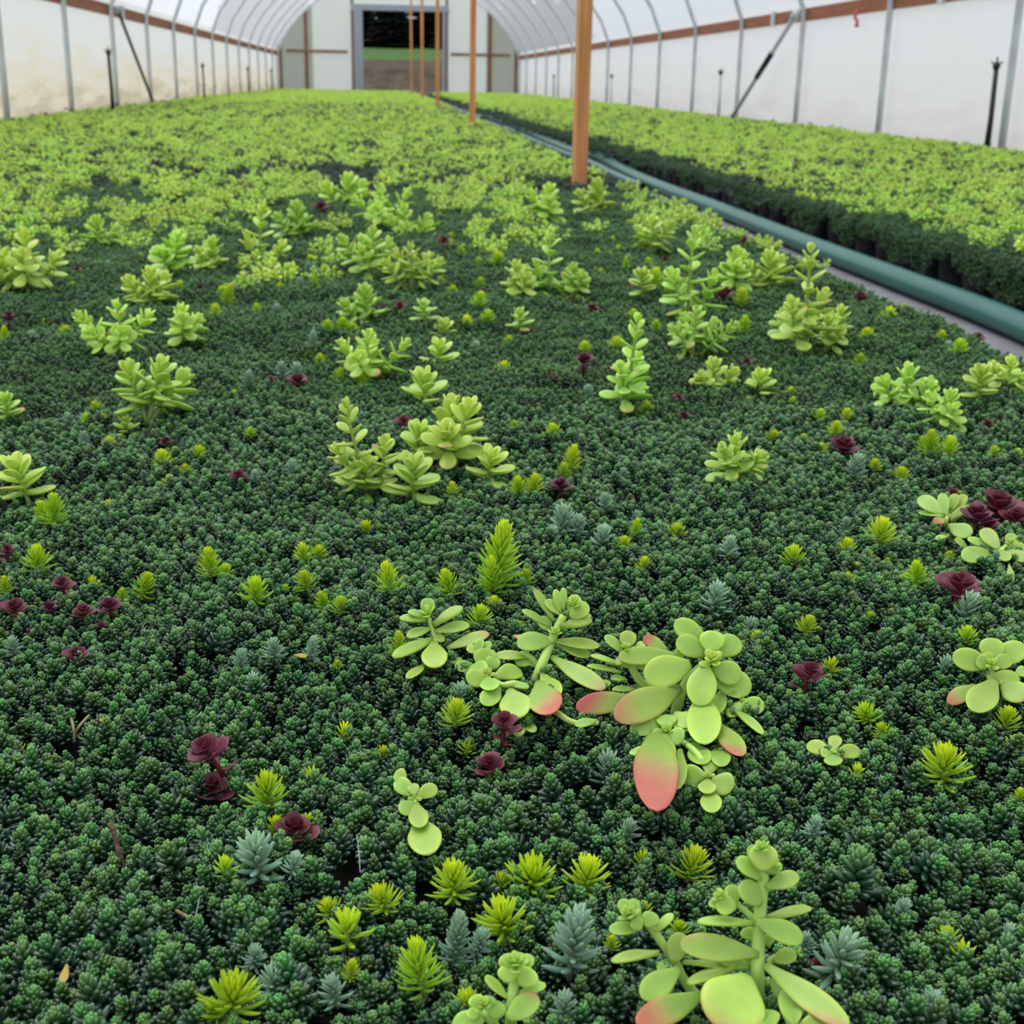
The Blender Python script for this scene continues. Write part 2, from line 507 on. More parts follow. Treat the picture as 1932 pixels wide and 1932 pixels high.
# ------------------------------------------------------------------ end wall with its door
def ex(x, y=100): return on_y(x, y, YE)[0]
def ez(y, x=760): return on_y(x, y, YE)[2]
dl, dr, dtop = ex(685), ex(835), ez(21)
def roof_z(x): return arch(max(-1, min(1, (x-XC)/HW)))[1]
def end_panel(name, x0, x1, m, label, z0=0.0, z1=None):
    mb = MB(); k = 10; v = []
    xs = [x0+(x1-x0)*i/k for i in range(k+1)]
    for yy in (YE, YE+.008):
        v += [(x, yy, z0) for x in xs]+[(x, yy, (z1 if z1 is not None else roof_z(x))) for x in xs]
    f = []; q = k+1
    for s_ in (0, 2*q):
        f += [(s_+i, s_+i+1, s_+q+i+1, s_+q+i) for i in range(k)]
    f += [(0, q, 3*q, 2*q), (k, q+k, 3*q+k, 2*q+k)]
    mb.add(v, f)
    return struct(mb, name, m, label)
xa, xb, xc2, xd = ex(590), ex(668), ex(842), ex(918)
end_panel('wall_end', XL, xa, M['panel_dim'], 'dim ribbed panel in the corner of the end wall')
end_panel('wall_end_panel', xa, xb, M['panel'], 'pale ribbed plastic panel of the end wall beside the door')
end_panel('wall_end_panel', xc2, xd, M['panel'], 'pale ribbed plastic panel of the end wall behind the wooden posts')
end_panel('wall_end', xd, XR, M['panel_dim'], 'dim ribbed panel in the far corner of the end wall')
end_panel('wall_end_header', xb, xc2, M['panel'], 'pale panel above the open door', z0=dtop)
def stud(name, x0, x1, z0, z1, m, label, y0=YE-.045, y1=YE-.004):
    mb = MB(); box(mb, x0, x1, y0, y1, z0, z1)
    return struct(mb, name, m, label)
xs0 = ex(578); stud('trim_3', xs0-.045, xs0+.045, 0, roof_z(xs0)-.05, M['brown'], 'brown upright stud of the end wall')
xs1 = ex(924); stud('trim_4', xs1-.05, xs1+.05, 0, roof_z(xs1)-.05, M['brown'], 'brown upright stud at the far side of the end wall')
zr = ez(100); stud('trim_5', ex(540), ex(656), zr-.035, zr+.035, M['brown'], 'brown horizontal rail of the end wall', YE-.085, YE-.046)
stud('trim_6', ex(850), ex(962), zr-.045, zr+.025, M['brown'], 'brown horizontal rail of the end wall past the posts', YE-.085, YE-.046)
stud('trim_7', xb-.06, xb+.0, 0, dtop+.35, M['brown'], 'brown stud beside the door')
stud('trim_8', xc2-.02, xc2+.04, 0, dtop+.35, M['brown'], 'brown stud on the other side of the door')
stud('trim_9', XL+.05, XL+.14, 0, ZB+.05, M['brown'], 'brown corner stud')
stud('trim_10', XR-.14, XR-.05, 0, ZB+.05, M['brown'], 'brown corner stud by the aisle beds')
fr = bpy.data.objects.new('door_1', None); fr.location = (0, 0, 0); link(fr); fr['kind'] = 'structure'; fr['label'] = 'open doorway with pale metal frame'
for nm, a0, a1, z0, z1 in (('door_jamb', xb+.005, dl, 0, dtop), ('door_jamb', dr, xc2-.025, 0, dtop), ('door_header', xb-.06, xc2+.05, dtop, dtop+.14)):
    mb = MB(); box(mb, a0, a1, YE-.07, YE+.05, z0, z1); mb.obj(nm, M['alu'], fr, False)

ordn = ['first', 'second', 'third', 'fourth', 'fifth', 'sixth', 'seventh', 'eighth', 'ninth', 'tenth', 'eleventh', 'twelfth', 'thirteenth', 'fourteenth', 'fifteenth', 'sixteenth']
# conifers behind the bank
def conifer_mesh(seed):
    r = random.Random(seed); mb = MB(); sb = MB()
    tube(sb, [(0, 0, 0), (0, 0, 2.4)], [.08, .02], 8)
    H = 2.5; k = 0; z = .1
    while z < H:
        R = 1.2*(1-z/H)**.45+.1
        n = 15
        for j in range(n):
            a = j/n*6.283+r.uniform(-.2, .2); rr = R*r.uniform(.75, 1.15)
            d = np.array((math.cos(a), math.sin(a), -.28))
            leaf(mb, (0, 0, z+r.uniform(-.1, .1)), d, (0, 0, 1), rr, .40, .12, 'broad', 4, 4, bend=.1)
        z += .13; k += 1
    return mb.mesh('needles', M['conifer']), sb.mesh('trunk', M['brown'])
cm = [conifer_mesh(i) for i in range(3)]
ti = 0
for row, (Y, n, dx, zz) in enumerate(((57.0, 5, 2.6, 1.55), (59.4, 6, 2.6, 1.7), (61.8, 6, 2.6, 1.8))):
    for i in range(n):
        x = -4.6+i*dx+rnd.uniform(-.08, .08)+(0, -1.3, 0)[row]
        e = empty('conifer_tree', (x, Y+rnd.uniform(-.1, .1), zz), 'dark conifer in the %s row beyond the end door, %s from the stained wall side' % (('front', 'middle', 'back')[row], ordn[i]), 'tree', 'conifers of the dark wood outside')
        e.rotation_euler.z = rnd.uniform(0, 6)
        s_ = rnd.uniform(.88, 1.0); e.scale = (s_, s_, s_)
        a, b = cm[ti % 3]; ti += 1
        link(bpy.data.objects.new('needles', a), e); link(bpy.data.objects.new('trunk', b), e)

# ------------------------------------------------------------------ hoops, braces, purlin, posts
hoop_y = [5.46+1.945*k for k in range(16)]
def hoop_mesh():
    mb = MB(); pts = []; r_ = .022
    X0 = XL+.06; X1 = XR-.055
    pts += [(X0, 0, 0.0), (X0, 0, .5), (X0, 0, 1.02)]
    for u in np.linspace(-.955, .955, 29):
        a_ = arch(u, -.05); pts.append((a_[0], 0, a_[1]))
    pts += [(X1, 0, 1.02), (X1, 0, .5), (X1, 0, 0)]
    tube(mb, pts, r_, 10)
    return mb.mesh('hoop', M['galv'])
hm = hoop_mesh()
for k, y in enumerate(hoop_y):
    o = link(bpy.data.objects.new('greenhouse_hoop', hm)); o.location = (0, min(y, YE-.12), 0)
    lab = 'galvanised steel hoop arching over the beds, %s of the row counted from the camera end' % ordn[k]
    if k == 15: lab = 'galvanised steel hoop standing against the end wall'
    tag(o, lab, 'hoop', 'steel hoops holding up the plastic roof')
mb = MB(); pz = roof_z(.6)-.10
tube(mb, [(.6, YS, pz), (.6, YE-.1, pz)], .02, 8)
tag(mb.obj('ridge_pipe', M['galv']), 'grey steel ridge pipe along the top of the hoops above the wooden posts', 'pipe')
POSTY = [4.3, 9.5, 15.2, 20.9, 26.7]
pl = ['front orange wooden post, the thickest, standing beside the green hose', 'second orange wooden post from the hose kink, standing at the bed edge',
      'middle orange wooden post of the five in the aisle row', 'fourth orange wooden post, seen against the open door', 'last orange wooden post, thinnest, against the dark doorway']
POSTX = [.632, .640, .642, .652, .628]
for y, l, px in zip(POSTY, pl, POSTX):
    mb = MB(); box(mb, px-.019, px+.019, y-.0445, y+.0445, 0, roof_z(.6)-.12)
    o = mb.obj('wooden_post', M['wood'], None, False)
    bv = o.modifiers.new('b', 'BEVEL'); bv.width = .003; bv.segments = 2
    tag(o, l, 'post', 'orange wooden posts along the aisle')
# braces
def brace(p0, p1, r_, m, lab, band=None):
    e = empty('diagonal_brace', p0, lab, 'brace')
    P0 = np.array(p0); P1 = np.array(p1)
    mb = MB(); tube(mb, [P0-P0, P1-P0], r_, 8); mb.obj('brace_bar', m, e)
    mb = MB(); d = nrm(P1-P0); tube(mb, [P1-P0-d*.05, P1-P0+d*.03], r_*1.7, 8); mb.obj('clamp', M['galv'], e)
    if band:
        mb = MB(); L = np.linalg.norm(P1-P0); tube(mb, [d*L*band[0], d*L*band[1]], r_*1.25, 8); o = mb.obj('tape_wrap', M['black'], e); o['label'] = 'black tape wrap'
brace((XL+.1, hoop_y[5], .10), (XL+.1, hoop_y[4]+.10, 1.02), .016, M['dark_steel'], 'dark diagonal steel brace leaning between two hoops on the stained wall side')
brace((XR-.11, hoop_y[4], .12), (XR-.11, hoop_y[3]+.05, 1.0), .021, M['galv'], 'pale diagonal steel brace with a black wrap between two hoops past the pot bed', (.45, .68))
# strapping bits on the boards
for k, (X, y) in enumerate(((XR-.05, 8.5), (XR-.05, 12.2), (XL+.05, 13.9))):
    mb = MB(); box(mb, X-.012, X+.012, y-.04, y+.04, .94, 1.065)
    tag(mb.obj('splice_plate', M['galv'], None, False), ['small steel splice plate on the hip board near the pot bed sprinkler', 'small steel splice plate on the hip board behind the pale brace', 'small steel splice plate on the hip board of the stained wall'][k], 'metal plate', 'steel splice plates')
mb = MB(); p = on_x(1617, 36, XR-.05)
tube(mb, catmull([(p[0], p[1], .97), (p[0]-.01, p[1]+.02, .93), (p[0], p[1]-.01, .90), (p[0]+.005, p[1]+.01, .87)], 4), [.012]*12+[.02], 6)
tag(mb.obj('pink_ribbon', M['pink']), 'small pink flagging ribbon hanging from the hip board', 'ribbon')

# sprinkler risers
def riser(x, yt, X, lab, m, r_=.011, stem2=False):
    p = on_x(x, yt, X)
    e = empty('sprinkler_riser', (X, p[1], 0), lab, 'sprinkler', 'sprinkler risers along the walls')
    mb = MB(); tube(mb, [(0, 0, 0), (.005, 0, p[2]*.5), (0, 0, p[2]-.03)], [r_*1.5, r_*1.1, r_], 8); mb.obj('riser_pipe', m, e)
    mb = MB(); tube(mb, [(0, 0, p[2]-.04), (0, 0, p[2]-.02), (0, 0, p[2])], [.012, .022, .016], 10)
    for a in range(6):
        q = a/6*6.283
        tube(mb, [(0, 0, p[2]-.012), (math.cos(q)*.034, math.sin(q)*.034, p[2]+.004)], [.006, .003], 5)
    tube(mb, [(0, 0, p[2]), (0, 0, p[2]+.03)], [.006, .004], 6)
    mb.obj('sprinkler_head', M['black'], e)
riser(204, 95, XL+.3, 'black sprinkler riser in front of the dark diagonal brace', M['black'], .013)
riser(382, 122, XL+.3, 'thin black sprinkler riser by the fifth visible hoop of the stained wall', M['black'])
riser(467, 128, XL+.3, 'thin sprinkler riser farther along the stained wall', M['dark_steel'])
riser(511, 132, XL+.3, 'tiny sprinkler riser near the end of the stained wall', M['dark_steel'])
riser(1881, 118, XR-.22, 'tall black sprinkler riser at the wall behind the pot bed', M['black'], .014)
riser(1360, 134, XR-.22, 'grey sprinkler riser with dark head past the pale brace', M['galv'], .014)
riser(1154, 142, XR-.22, 'grey sprinkler riser between hoops beyond the first wooden post', M['galv'])
riser(1045, 142, XR-.22, 'dark thin sprinkler riser near the end of the clean wall', M['dark_steel'])
mb = MB(); p = on_x(1101, 168, .70); tube(mb, [(.70, p[1], 0), (.70, p[1], p[2])], .007, 8)
tag(mb.obj('garden_stake', M['black']), 'thin black stake just behind the front orange post', 'stake')

# ------------------------------------------------------------------ hoses on the aisle floor
def hose(name, pts, r_, lab, squash=.8):
    e = []
    P = catmull(pts, 10)
    mb = MB(); sides = 28; v = []
    prevs = None
    for i, p_ in enumerate(P):
        t = nrm(P[min(i+1, len(P)-1)]-P[max(i-1, 0)])
        a = nrm(np.cross(t, (0, 0, 1.0))); b = np.cross(a, t)
        for j in range(sides):
            q = 2*math.pi*j/sides
            rr = r_*(1+.035*math.cos(q*14))
            v.append(p_+rr*(math.cos(q)*a+squash*math.sin(q)*b))
    k = len(P)
    mb.add(v, [(i*sides+j, i*sides+(j+1) % sides, (i+1)*sides+(j+1) % sides, (i+1)*sides+j) for i in range(k-1) for j in range(sides)])
    tag(mb.obj(name, M['hose']), lab, 'hose')
def hp(x, y, z=.026): return on_z(x, y, z)
h1 = [(1.10, 1.2, .026), hp(1932, 618), hp(1700, 528), hp(1500, 452), hp(1350, 392), hp(1230, 346), hp(1170, 317), hp(1135, 297), hp(1090, 288), hp(1040, 268), hp(980, 242), hp(930, 224), hp(900, 213), (1.15, 16, .026), (1.16, 25, .026), (1.16, 33.5, .026)]
hose('watering_hose', h1, .031, 'thick dark green ribbed watering hose along the aisle floor')
h2 = [hp(1210, 352, .018), hp(1150, 325, .018), hp(1110, 305, .018), hp(1060, 287, .018), hp(1000, 262, .018), hp(950, 240, .018), (1.02, 13, .018), (1.0, 20, .018), (1.0, 30, .018)]
hose('watering_hose', h2, .020, 'thinner second hose beside the thick one past the front post')

# ------------------------------------------------------------------ beds: soil
def grid_bed(name, x0, x1, y0, y1, zf, nx, ny, lab, drop):
    mb = MB()
    xs = np.linspace(x0, x1, nx); ys_ = np.concatenate([np.linspace(y0, 4, ny//2), np.linspace(4.3, y1, ny//2)])
    v = []
    for y in ys_:
        for i, x in enumerate(xs):
            z = zf(x, y)-drop
            if i in (0, nx-1): z = .002
            v.append((x, y, z))
    n_ = len(ys_)
    f = [(i*nx+j, i*nx+j+1, (i+1)*nx+j+1, (i+1)*nx+j) for i in range(n_-1) for j in range(nx-1)]
    mb.add(v, f)
    o = mb.obj(name, M['soil'])
    return tag(o, lab, 'soil', None, 'stuff')
grid_bed('soil', XL+.12, EDGE-.01, -.3, 33.6, mat_z, 90, 200, 'dark growing mix under the wide bed of mixed sedums', .014)
grid_bed('soil', 1.43, XR-.1, 1.6, 33.6, rmat_z, 40, 160, 'dark growing mix under the narrower bed past the hose', .02)

# pots along the aisle side of the far bed
def pot_mesh():
    mb = MB(); prof_ = [(.046, 0), (.0475, .002), (.056, .068), (.060, .068), (.0605, .082), (.0575, .082), (.055, .070), (.045, .01)]
    s_ = 24; v = []
    for r_, z in prof_:
        v += [(r_*math.cos(a)*1.0, r_*math.sin(a), z) for a in np.arange(s_)/s_*6.2832]
    k = len(prof_)
    mb.add(v, [(i*s_+j, i*s_+(j+1) % s_, (i+1)*s_+(j+1) % s_, (i+1)*s_+j) for i in range(k-1) for j in range(s_)]+[tuple(range(s_))[::-1], tuple((k-1)*s_+j for j in range(s_))])
    return mb.mesh('nursery_pot', M['black'])
pm = pot_mesh()
y = 2.1; k = 0
while y < 8.4:
    o = link(bpy.data.objects.new('nursery_pot', pm)); o.location = ((1.325 if y < 5.8 else 1.36)+rnd.uniform(-.010, .010), y, 0); o.rotation_euler.z = rnd.uniform(0, 6)
    od = ordn[k] if k < 16 else ('twenty-' if 20 < k+1 < 30 else 'thirty-' if 30 < k+1 < 40 else 'forty-')+ordn[(k+1) % 10-1] if (k+1) % 10 and k >= 20 else ('seventeenth', 'eighteenth', 'nineteenth', 'twentieth')[k-16] if k < 20 else {30: 'thirtieth', 40: 'fortieth'}[k+1]
    tag(o, 'black round nursery pot beside the hose, %s pot of the row from the near end' % od, 'plant pot', 'black pots lined up along the hose')
    y += .138; k += 1

# ------------------------------------------------------------------ scattering through geometry nodes (stuff only)
def scatter(name, pts, rots, scales, idx, protos, material, lab, cat):
    me = bpy.data.meshes.new(name)
    me.vertices.add(len(pts)); me.vertices.foreach_set('co', np.asarray(pts, dtype=np.float32).ravel())
    for nm, ty, dat, fld in (('rot', 'FLOAT_VECTOR', rots, 'vector'), ('scl', 'FLOAT', scales, 'value'), ('idx', 'INT', idx, 'value')):
        a = me.attributes.new(nm, ty, 'POINT')
        a.data.foreach_set(fld, np.asarray(dat).ravel())
    me.materials.append(material)
    o = link(bpy.data.objects.new(name, me))
    g = bpy.data.node_groups.new(name, 'GeometryNodeTree')
    g.interface.new_socket('Geometry', in_out='INPUT', socket_type='NodeSocketGeometry')
    g.interface.new_socket('Geometry', in_out='OUTPUT', socket_type='NodeSocketGeometry')
    gi = g.nodes.new('NodeGroupInput'); go = g.nodes.new('NodeGroupOutput')
    ip = g.nodes.new('GeometryNodeInstanceOnPoints')
    jn = g.nodes.new('GeometryNodeJoinGeometry')
    for p_ in reversed(protos):
        oi = g.nodes.new('GeometryNodeObjectInfo')
        oi.inputs['Object'].default_value = p_
        oi.inputs['As Instance'].default_value = True
        g.links.new(oi.outputs['Geometry'], jn.inputs[0])
    g.links.new(gi.outputs[0], ip.inputs['Points'])
    g.links.new(jn.outputs[0], ip.inputs['Instance'])
    ip.inputs['Pick Instance'].default_value = True
    def attr(nm, ty):
        n_ = g.nodes.new('GeometryNodeInputNamedAttribute'); n_.data_type = ty; n_.inputs['Name'].default_value = nm
        return n_.outputs[0]
    g.links.new(attr('idx', 'INT'), ip.inputs['Instance Index'])
    er = g.nodes.new('FunctionNodeEulerToRotation')
    g.links.new(attr('rot', 'FLOAT_VECTOR'), er.inputs[0])
    g.links.new(er.outputs[0], ip.inputs['Rotation'])
    g.links.new(attr('scl', 'FLOAT'), ip.inputs['Scale'])
    g.links.new(ip.outputs[0], go.inputs[0])
    md = o.modifiers.new('scatter', 'NODES'); md.node_group = g
    return tag(o, lab, cat, None, 'stuff')
def proto(mb, m): return bpy.data.objects.new('proto', mb.mesh('proto', m))

# dark bead-leaved sprigs
def bead_sprig(mb, r, base, tip, n, rings, sides, size=1.0, tint=1.0, L0=.0044, W0=.0021):
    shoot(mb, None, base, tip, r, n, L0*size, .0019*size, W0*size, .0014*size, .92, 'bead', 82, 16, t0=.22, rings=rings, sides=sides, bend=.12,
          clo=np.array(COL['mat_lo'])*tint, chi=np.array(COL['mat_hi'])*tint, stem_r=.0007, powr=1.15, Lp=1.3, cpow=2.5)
near_p = []
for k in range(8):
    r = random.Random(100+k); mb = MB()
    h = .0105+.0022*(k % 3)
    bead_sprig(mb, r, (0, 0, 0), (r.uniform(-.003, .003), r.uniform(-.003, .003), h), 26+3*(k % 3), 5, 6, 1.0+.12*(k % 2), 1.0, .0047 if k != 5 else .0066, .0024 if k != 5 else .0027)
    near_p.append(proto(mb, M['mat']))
mid_p = []
for k in range(6):
    r = random.Random(200+k); mb = MB()
    for j in range(7):
        a = j*2.4; q = .0046*math.sqrt(j)
        bx, by = q*math.cos(a), q*math.sin(a)
        bead_sprig(mb, r, (bx, by, -.002), (bx*1.25+r.uniform(-.002, .002), by*1.25+r.uniform(-.002, .002), .011+r.uniform(-.003, .003)), 15, 2, 4, 1.25)
    mid_p.append(proto(mb, M['mat']))
far_p = []
for k in range(4):
    r = random.Random(300+k); mb = MB()
    for j in range(30):
        bx, by = r.uniform(-.05, .05), r.uniform(-.05, .05)
        hz = r.uniform(-.004, .007)
        for q in range(7):
            a = q*GA; el = .2+.2*q
            d = np.array((math.cos(a)*math.cos(el), math.sin(a)*math.cos(el), math.sin(el)))
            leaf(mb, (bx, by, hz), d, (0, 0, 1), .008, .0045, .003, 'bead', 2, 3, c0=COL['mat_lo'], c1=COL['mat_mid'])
    far_p.append(proto(mb, M['mat']))

def in_view(x, y, z=.14, m=60, step=.28):
    # everything that shows from here or from a step to either side
    q = np.array((x, y, z))-CAMP; d = q @ fw
    if d < .22: return False
    X = 966+F*(q @ rt)/d; Y = 966-F*(q @ up)/d
    k = m+F*step/d
    return -k < X < 1932+k and Y < 1932+m+90
def nslope(x, y, zf, e=.006):
    return (zf(x+e, y)-zf(x-e, y))/(2*e), (zf(x, y+e)-zf(x, y-e))/(2*e)
P, Rt, S, I = [], [], [], []
def put(x, y, zf, sink, tilt, s, i, mlt=.8):
    gx, gy = nslope(x, y, zf)
    v_ = Vector((-gx*mlt+rnd.gauss(0, tilt), -gy*mlt+rnd.gauss(0, tilt), 1)).normalized()
    q = v_.to_track_quat('Z', 'Y') @ Euler((0, 0, rnd.uniform(0, 6.28))).to_quaternion()
    e = q.to_euler()
    P.append((x, y, zf(x, y)-sink)); Rt.append((e.x, e.y, e.z)); S.append(s); I.append(i)
GAPS = [(152, 1345, 46, 26), (120, 1395, 26, 14), (375, 1742, 34, 20), (668, 1615, 30, 34), (1655, 1262, 34, 14), (1095, 1478, 60, 22), (1712, 1602, 16, 10), (985, 1500, 40, 18), (410, 1290, 20, 10), (1480, 1650, 24, 14), (250, 1690, 22, 10), (800, 1655, 30, 16)]
def in_gap(x, y):
    px, py, _ = proj((x, y, mat_z(x, y)))
    return any(((px-g[0])/g[2])**2+((py-g[1])/g[3])**2 < 1 for g in GAPS)
sx_ = .0069; yy = .30; row = 0
while yy < 1.25:
    xx = -.95+(row % 2)*sx_/2
    while xx < EDGE+.01:
        x = xx+rnd.uniform(-.4, .4)*sx_; y_ = yy+rnd.uniform(-.4, .4)*sx_
        if in_view(x, y_) and not in_gap(x, y_):
            cl = noise.noise((x*30, y_*30, 3.3))
            put(x, y_, mat_z, .0090+rnd.uniform(-.002, .003)-cl*.002, .33, rnd.uniform(.75, 1.2)*(1+.25*cl), rnd.randrange(8))
        xx += sx_
    yy += sx_*.87; row += 1
n_near = len(P)
sx_ = .0155
yy = 1.25; row = 0
while yy < 3.9:
    xx = -2.28+(row % 2)*sx_/2
    while xx < EDGE+.012:
        x = xx+rnd.uniform(-.35, .35)*sx_; y_ = yy+rnd.uniform(-.35, .35)*sx_
        if in_view(x, y_): put(x, y_, mat_z, .009, .3, rnd.uniform(.8, 1.2), 8+rnd.randrange(6))
        xx += sx_
    yy += sx_*.87; row += 1
n_mid = len(P)-n_near
yy = 3.9; row = 0
while yy < 33.6:
    sx_ = .075 if yy < 10 else .10
    xx = XL+.13
    while xx < EDGE+.01:
        x = xx+rnd.uniform(-.3, .3)*sx_
        if in_view(x, yy): put(x, yy+rnd.uniform(-.3, .3)*sx_, mat_z, .006, .12, rnd.uniform(.9, 1.2)*(1 if yy < 10 else 1.35), 14+rnd.randrange(4))
        xx += sx_
    yy += sx_
print('mat points', n_near, n_mid, len(P)-n_near-n_mid)
scatter('sedum_mat', P, Rt, S, I, near_p+mid_p+far_p, M['mat'], 'dense dark green bead-leaved sedum mat covering the wide bed', 'ground cover')
P, Rt, S, I = [], [], [], []
yy = 1.9
while yy < 33.6:
    sx_ = .0155 if yy < 4.2 else (.07 if yy < 10 else .10)
    xx = 1.275
    while xx < XR-.12:
        x = xx+rnd.uniform(-.35, .35)*sx_
        near = yy < 4.2
        if in_view(x, yy):
            if near and xx < 1.9: put(x, yy+rnd.uniform(-.3, .3)*sx_, rmat_z, .009, .35, rnd.uniform(.9, 1.3), rnd.randrange(6), .5)
            elif (not near) or rnd.random() < .06: put(x, yy+rnd.uniform(-.3, .3)*sx_, rmat_z, .006, .15, rnd.uniform(.9, 1.25)*(1 if yy < 10 else 1.3), 6+rnd.randrange(4), .5)
        xx += sx_
    yy += sx_
yy = 1.9
while yy < 14:      # shoots hanging over the pot rims
    hang = .5+noise.noise((yy*5, 3.1, 8.8))*.9+noise.noise((yy*19, 1.1, 8.8))*.4
    for _ in range(5 if yy < 6 else 3):
        h = rnd.random()
        if h > hang+.15: continue
        P.append((1.262-rnd.uniform(0, .012)+.01*h, yy+rnd.uniform(-.01, .01), .112-h*.075)); Rt.append((rnd.gauss(0, .25), -rnd.uniform(.4, 1.3), rnd.uniform(-.3, .3))); S.append(rnd.uniform(.9, 1.35)); I.append(rnd.randrange(6))
    yy += .012 if yy < 6 else .02
print('right mat', len(P))
scatter('sedum_mat', P, Rt, S, I, mid_p+far_p, M['mat'], 'dark green sedum mat spilling over the black pots past the hose', 'ground cover')

#PART2
# ------------------------------------------------------------------ plant kinds
def bounds(me):
    co = np.empty(len(me.vertices)*3); me.vertices.foreach_get('co', co); co = co.reshape(-1, 3)
    return co.min(0), co.max(0)
class Kind:
    """one modelled plant: stem mesh + foliage mesh (and a joined one for copies too small to show parts)"""
    def __init__(s, name, leafm, build, seed, part='foliage'):
        r = random.Random(seed); a = MB(); b = MB()
        build(a, b, r)
        s.name = name; s.part = part
        s.leaf = a.mesh(part, leafm); s.stem = b.mesh('stem', M['stem'])
        lo, hi = bounds(s.leaf)
        s.W = (hi[0]-lo[0]+hi[1]-lo[1])/2; s.H = hi[2]
        j = MB(); j.v = a.v+b.v; j.c = a.c+b.c; j.f = a.f+[tuple(i+a.n for i in f) for f in b.f]; j.n = a.n+b.n
        s.one = j.mesh(name, leafm)
        s.src = None
    def place(s, loc, scale, axis, spin, whole=True):
        q = Vector(axis).normalized().to_track_quat('Z', 'Y') @ Euler((0, 0, spin)).to_quaternion()
        if whole:
            if s.src is None:
                e = bpy.data.objects.new(s.name, None); e.empty_display_size = .01
                ch = [bpy.data.objects.new(s.part, s.leaf), bpy.data.objects.new('stem', s.stem)]
                s.src = (e, ch)
            else:
                e = s.src[0].copy(); ch = [c.copy() for c in s.src[1]]
            link(e)
            for c in ch: link(c, e)
        else:
            e = link(bpy.data.objects.new(s.name, s.one))
        e.rotation_mode = 'QUATERNION'; e.rotation_quaternion = q
        e.location = loc; e.scale = (scale, scale, scale)
        return e

def b_needle(H, n, L0, L1, a0=82, a1=10, t0=.22, W=.0018, pw=1.6):
    n = int(n*1.3)
    def f(mb, sb, r):
        tip = (r.uniform(-.08, .08)*H, r.uniform(-.08, .08)*H, H*.8)
        shoot(mb, sb, (0, 0, 0), tip, r, n, L0, L1, W, W*.72, .7, 'needle', a0, a1, t0=t0, rings=6, sides=6, bend=.30, clo=COL['nee_lo'], chi=COL['nee_hi'],
              ctip=None, stem_r=.0011, stem_c=(.34, .42, .14), bow=.06, powr=pw, Lp=1.1)
    return f
def b_blue(H, n, L0, L1, a0=80, a1=14, t0=.15, W=.0021, pw=1.5, dark=1.0):
    def f(mb, sb, r):
        tip = (r.uniform(-.06, .06)*H, r.uniform(-.06, .06)*H, H*.84)
        shoot(mb, sb, (0, 0, 0), tip, r, n, L0, L1, W, W*.75, .7, 'needle', a0, a1, t0=t0, rings=6, sides=6, bend=.16, clo=np.array(COL['blu_lo'])*dark, chi=np.array(COL['blu_hi'])*dark,
              stem_r=.001, stem_c=(.26, .27, .18), bow=.05, powr=pw, Lp=1.1)
    return f
def b_maroon(H, n, L0, L1, stalk=0, a1=16, W=.95):
    def f(mb, sb, r):
        shoot(mb, sb, (0, 0, 0), (r.uniform(-.1, .1)*H, r.uniform(-.1, .1)*H, H*.82), r, n, L0, L1, L0*W, L1*.9, .12, 'maroon', 82, a1, t0=.72 if stalk else .45, rings=14, sides=10,
              bend=.22, cup=.10, clo=COL['mar_lo'], chi=COL['mar_hi'], stem_r=.0012, stem_c=(.16, .03, .04), powr=1.2, scal=.085)
        if stalk:
            shoot(mb, None, (0, 0, H*.15), (0, 0, H*.6), r, stalk, L0*.85, L0*.9, L0*.6, L0*.55, .12, 'maroon', 75, 60, t0=0, rings=14, sides=10, bend=.2, cup=.06, clo=COL['mar_lo'], chi=COL['mar_lo'], stem_r=.001, scal=.085)
    return f
BL, BH = COL['bro_lo'], COL['bro_hi']
def broad_head(mb, sb, r, base, tip, n, L0, L1, W0, W1, t0=.3, rings=9, sides=10, blush=.7, bp=.18, a0=92, a1=16, stem_r=.0014, wh=2, tint=1.0):
    shoot(mb, sb, base, tip, r, n, L0, L1, W0, W1, .30, 'broad', a0, a1, t0=t0, rings=rings, sides=sides, bend=.14, cup=.05,
          clo=np.array(BL)*tint, chi=np.array(BH)*tint, stem_r=stem_r, stem_c=(.36, .48, .14), bow=.05, powr=1.35, whorl=wh, blush=blush, blush_p=bp, Lp=1.15)
def b_broad(heads, H, spread, lod=0):
    def f(mb, sb, r):
        rr, ss = ((9, 10), (5, 6), (3, 4))[lod]
        for k in range(heads):
            a = k*2.4+r.uniform(-.4, .4); q = 0 if (k == 0) else spread*r.uniform(.6, 1)
            h = H*(1 if k == 0 else r.uniform(.5, .9))
            base = (0, 0, 0) if lod < 2 else (q*.5*math.cos(a), q*.5*math.sin(a), 0)
            tip = (q*math.cos(a), q*math.sin(a), h*.86)
            tb = (1.10, 1.14, 1.26)[lod]
            n = (14, 12, 10)[lod]
            broad_head(mb, sb if lod < 2 else None, r, base, tip, n, .0175, .0055, .0105 if lod < 2 else .013, .0045 if lod < 2 else .007, t0=.38, rings=rr, sides=ss, wh=2, tint=tb*r.uniform(.94, 1.06))
    return f
K = {}
K['needle'] = [Kind('needle_sedum', M['needle'], b_needle(.014, 40, .0110, .0056, 86, 12, .1), 1, 'needles'),
               Kind('needle_sedum', M['needle'], b_needle(.019, 46, .0122, .0056), 2, 'needles'),
               Kind('needle_sedum', M['needle'], b_needle(.023, 52, .0125, .0056), 3, 'needles'),
               Kind('needle_sedum', M['needle'], b_needle(.028, 60, .0122, .0056, t0=.15), 4, 'needles'),
               Kind('needle_sedum', M['needle'], b_needle(.035, 84, .0110, .0050, t0=.12, pw=1.4), 5, 'needles')]
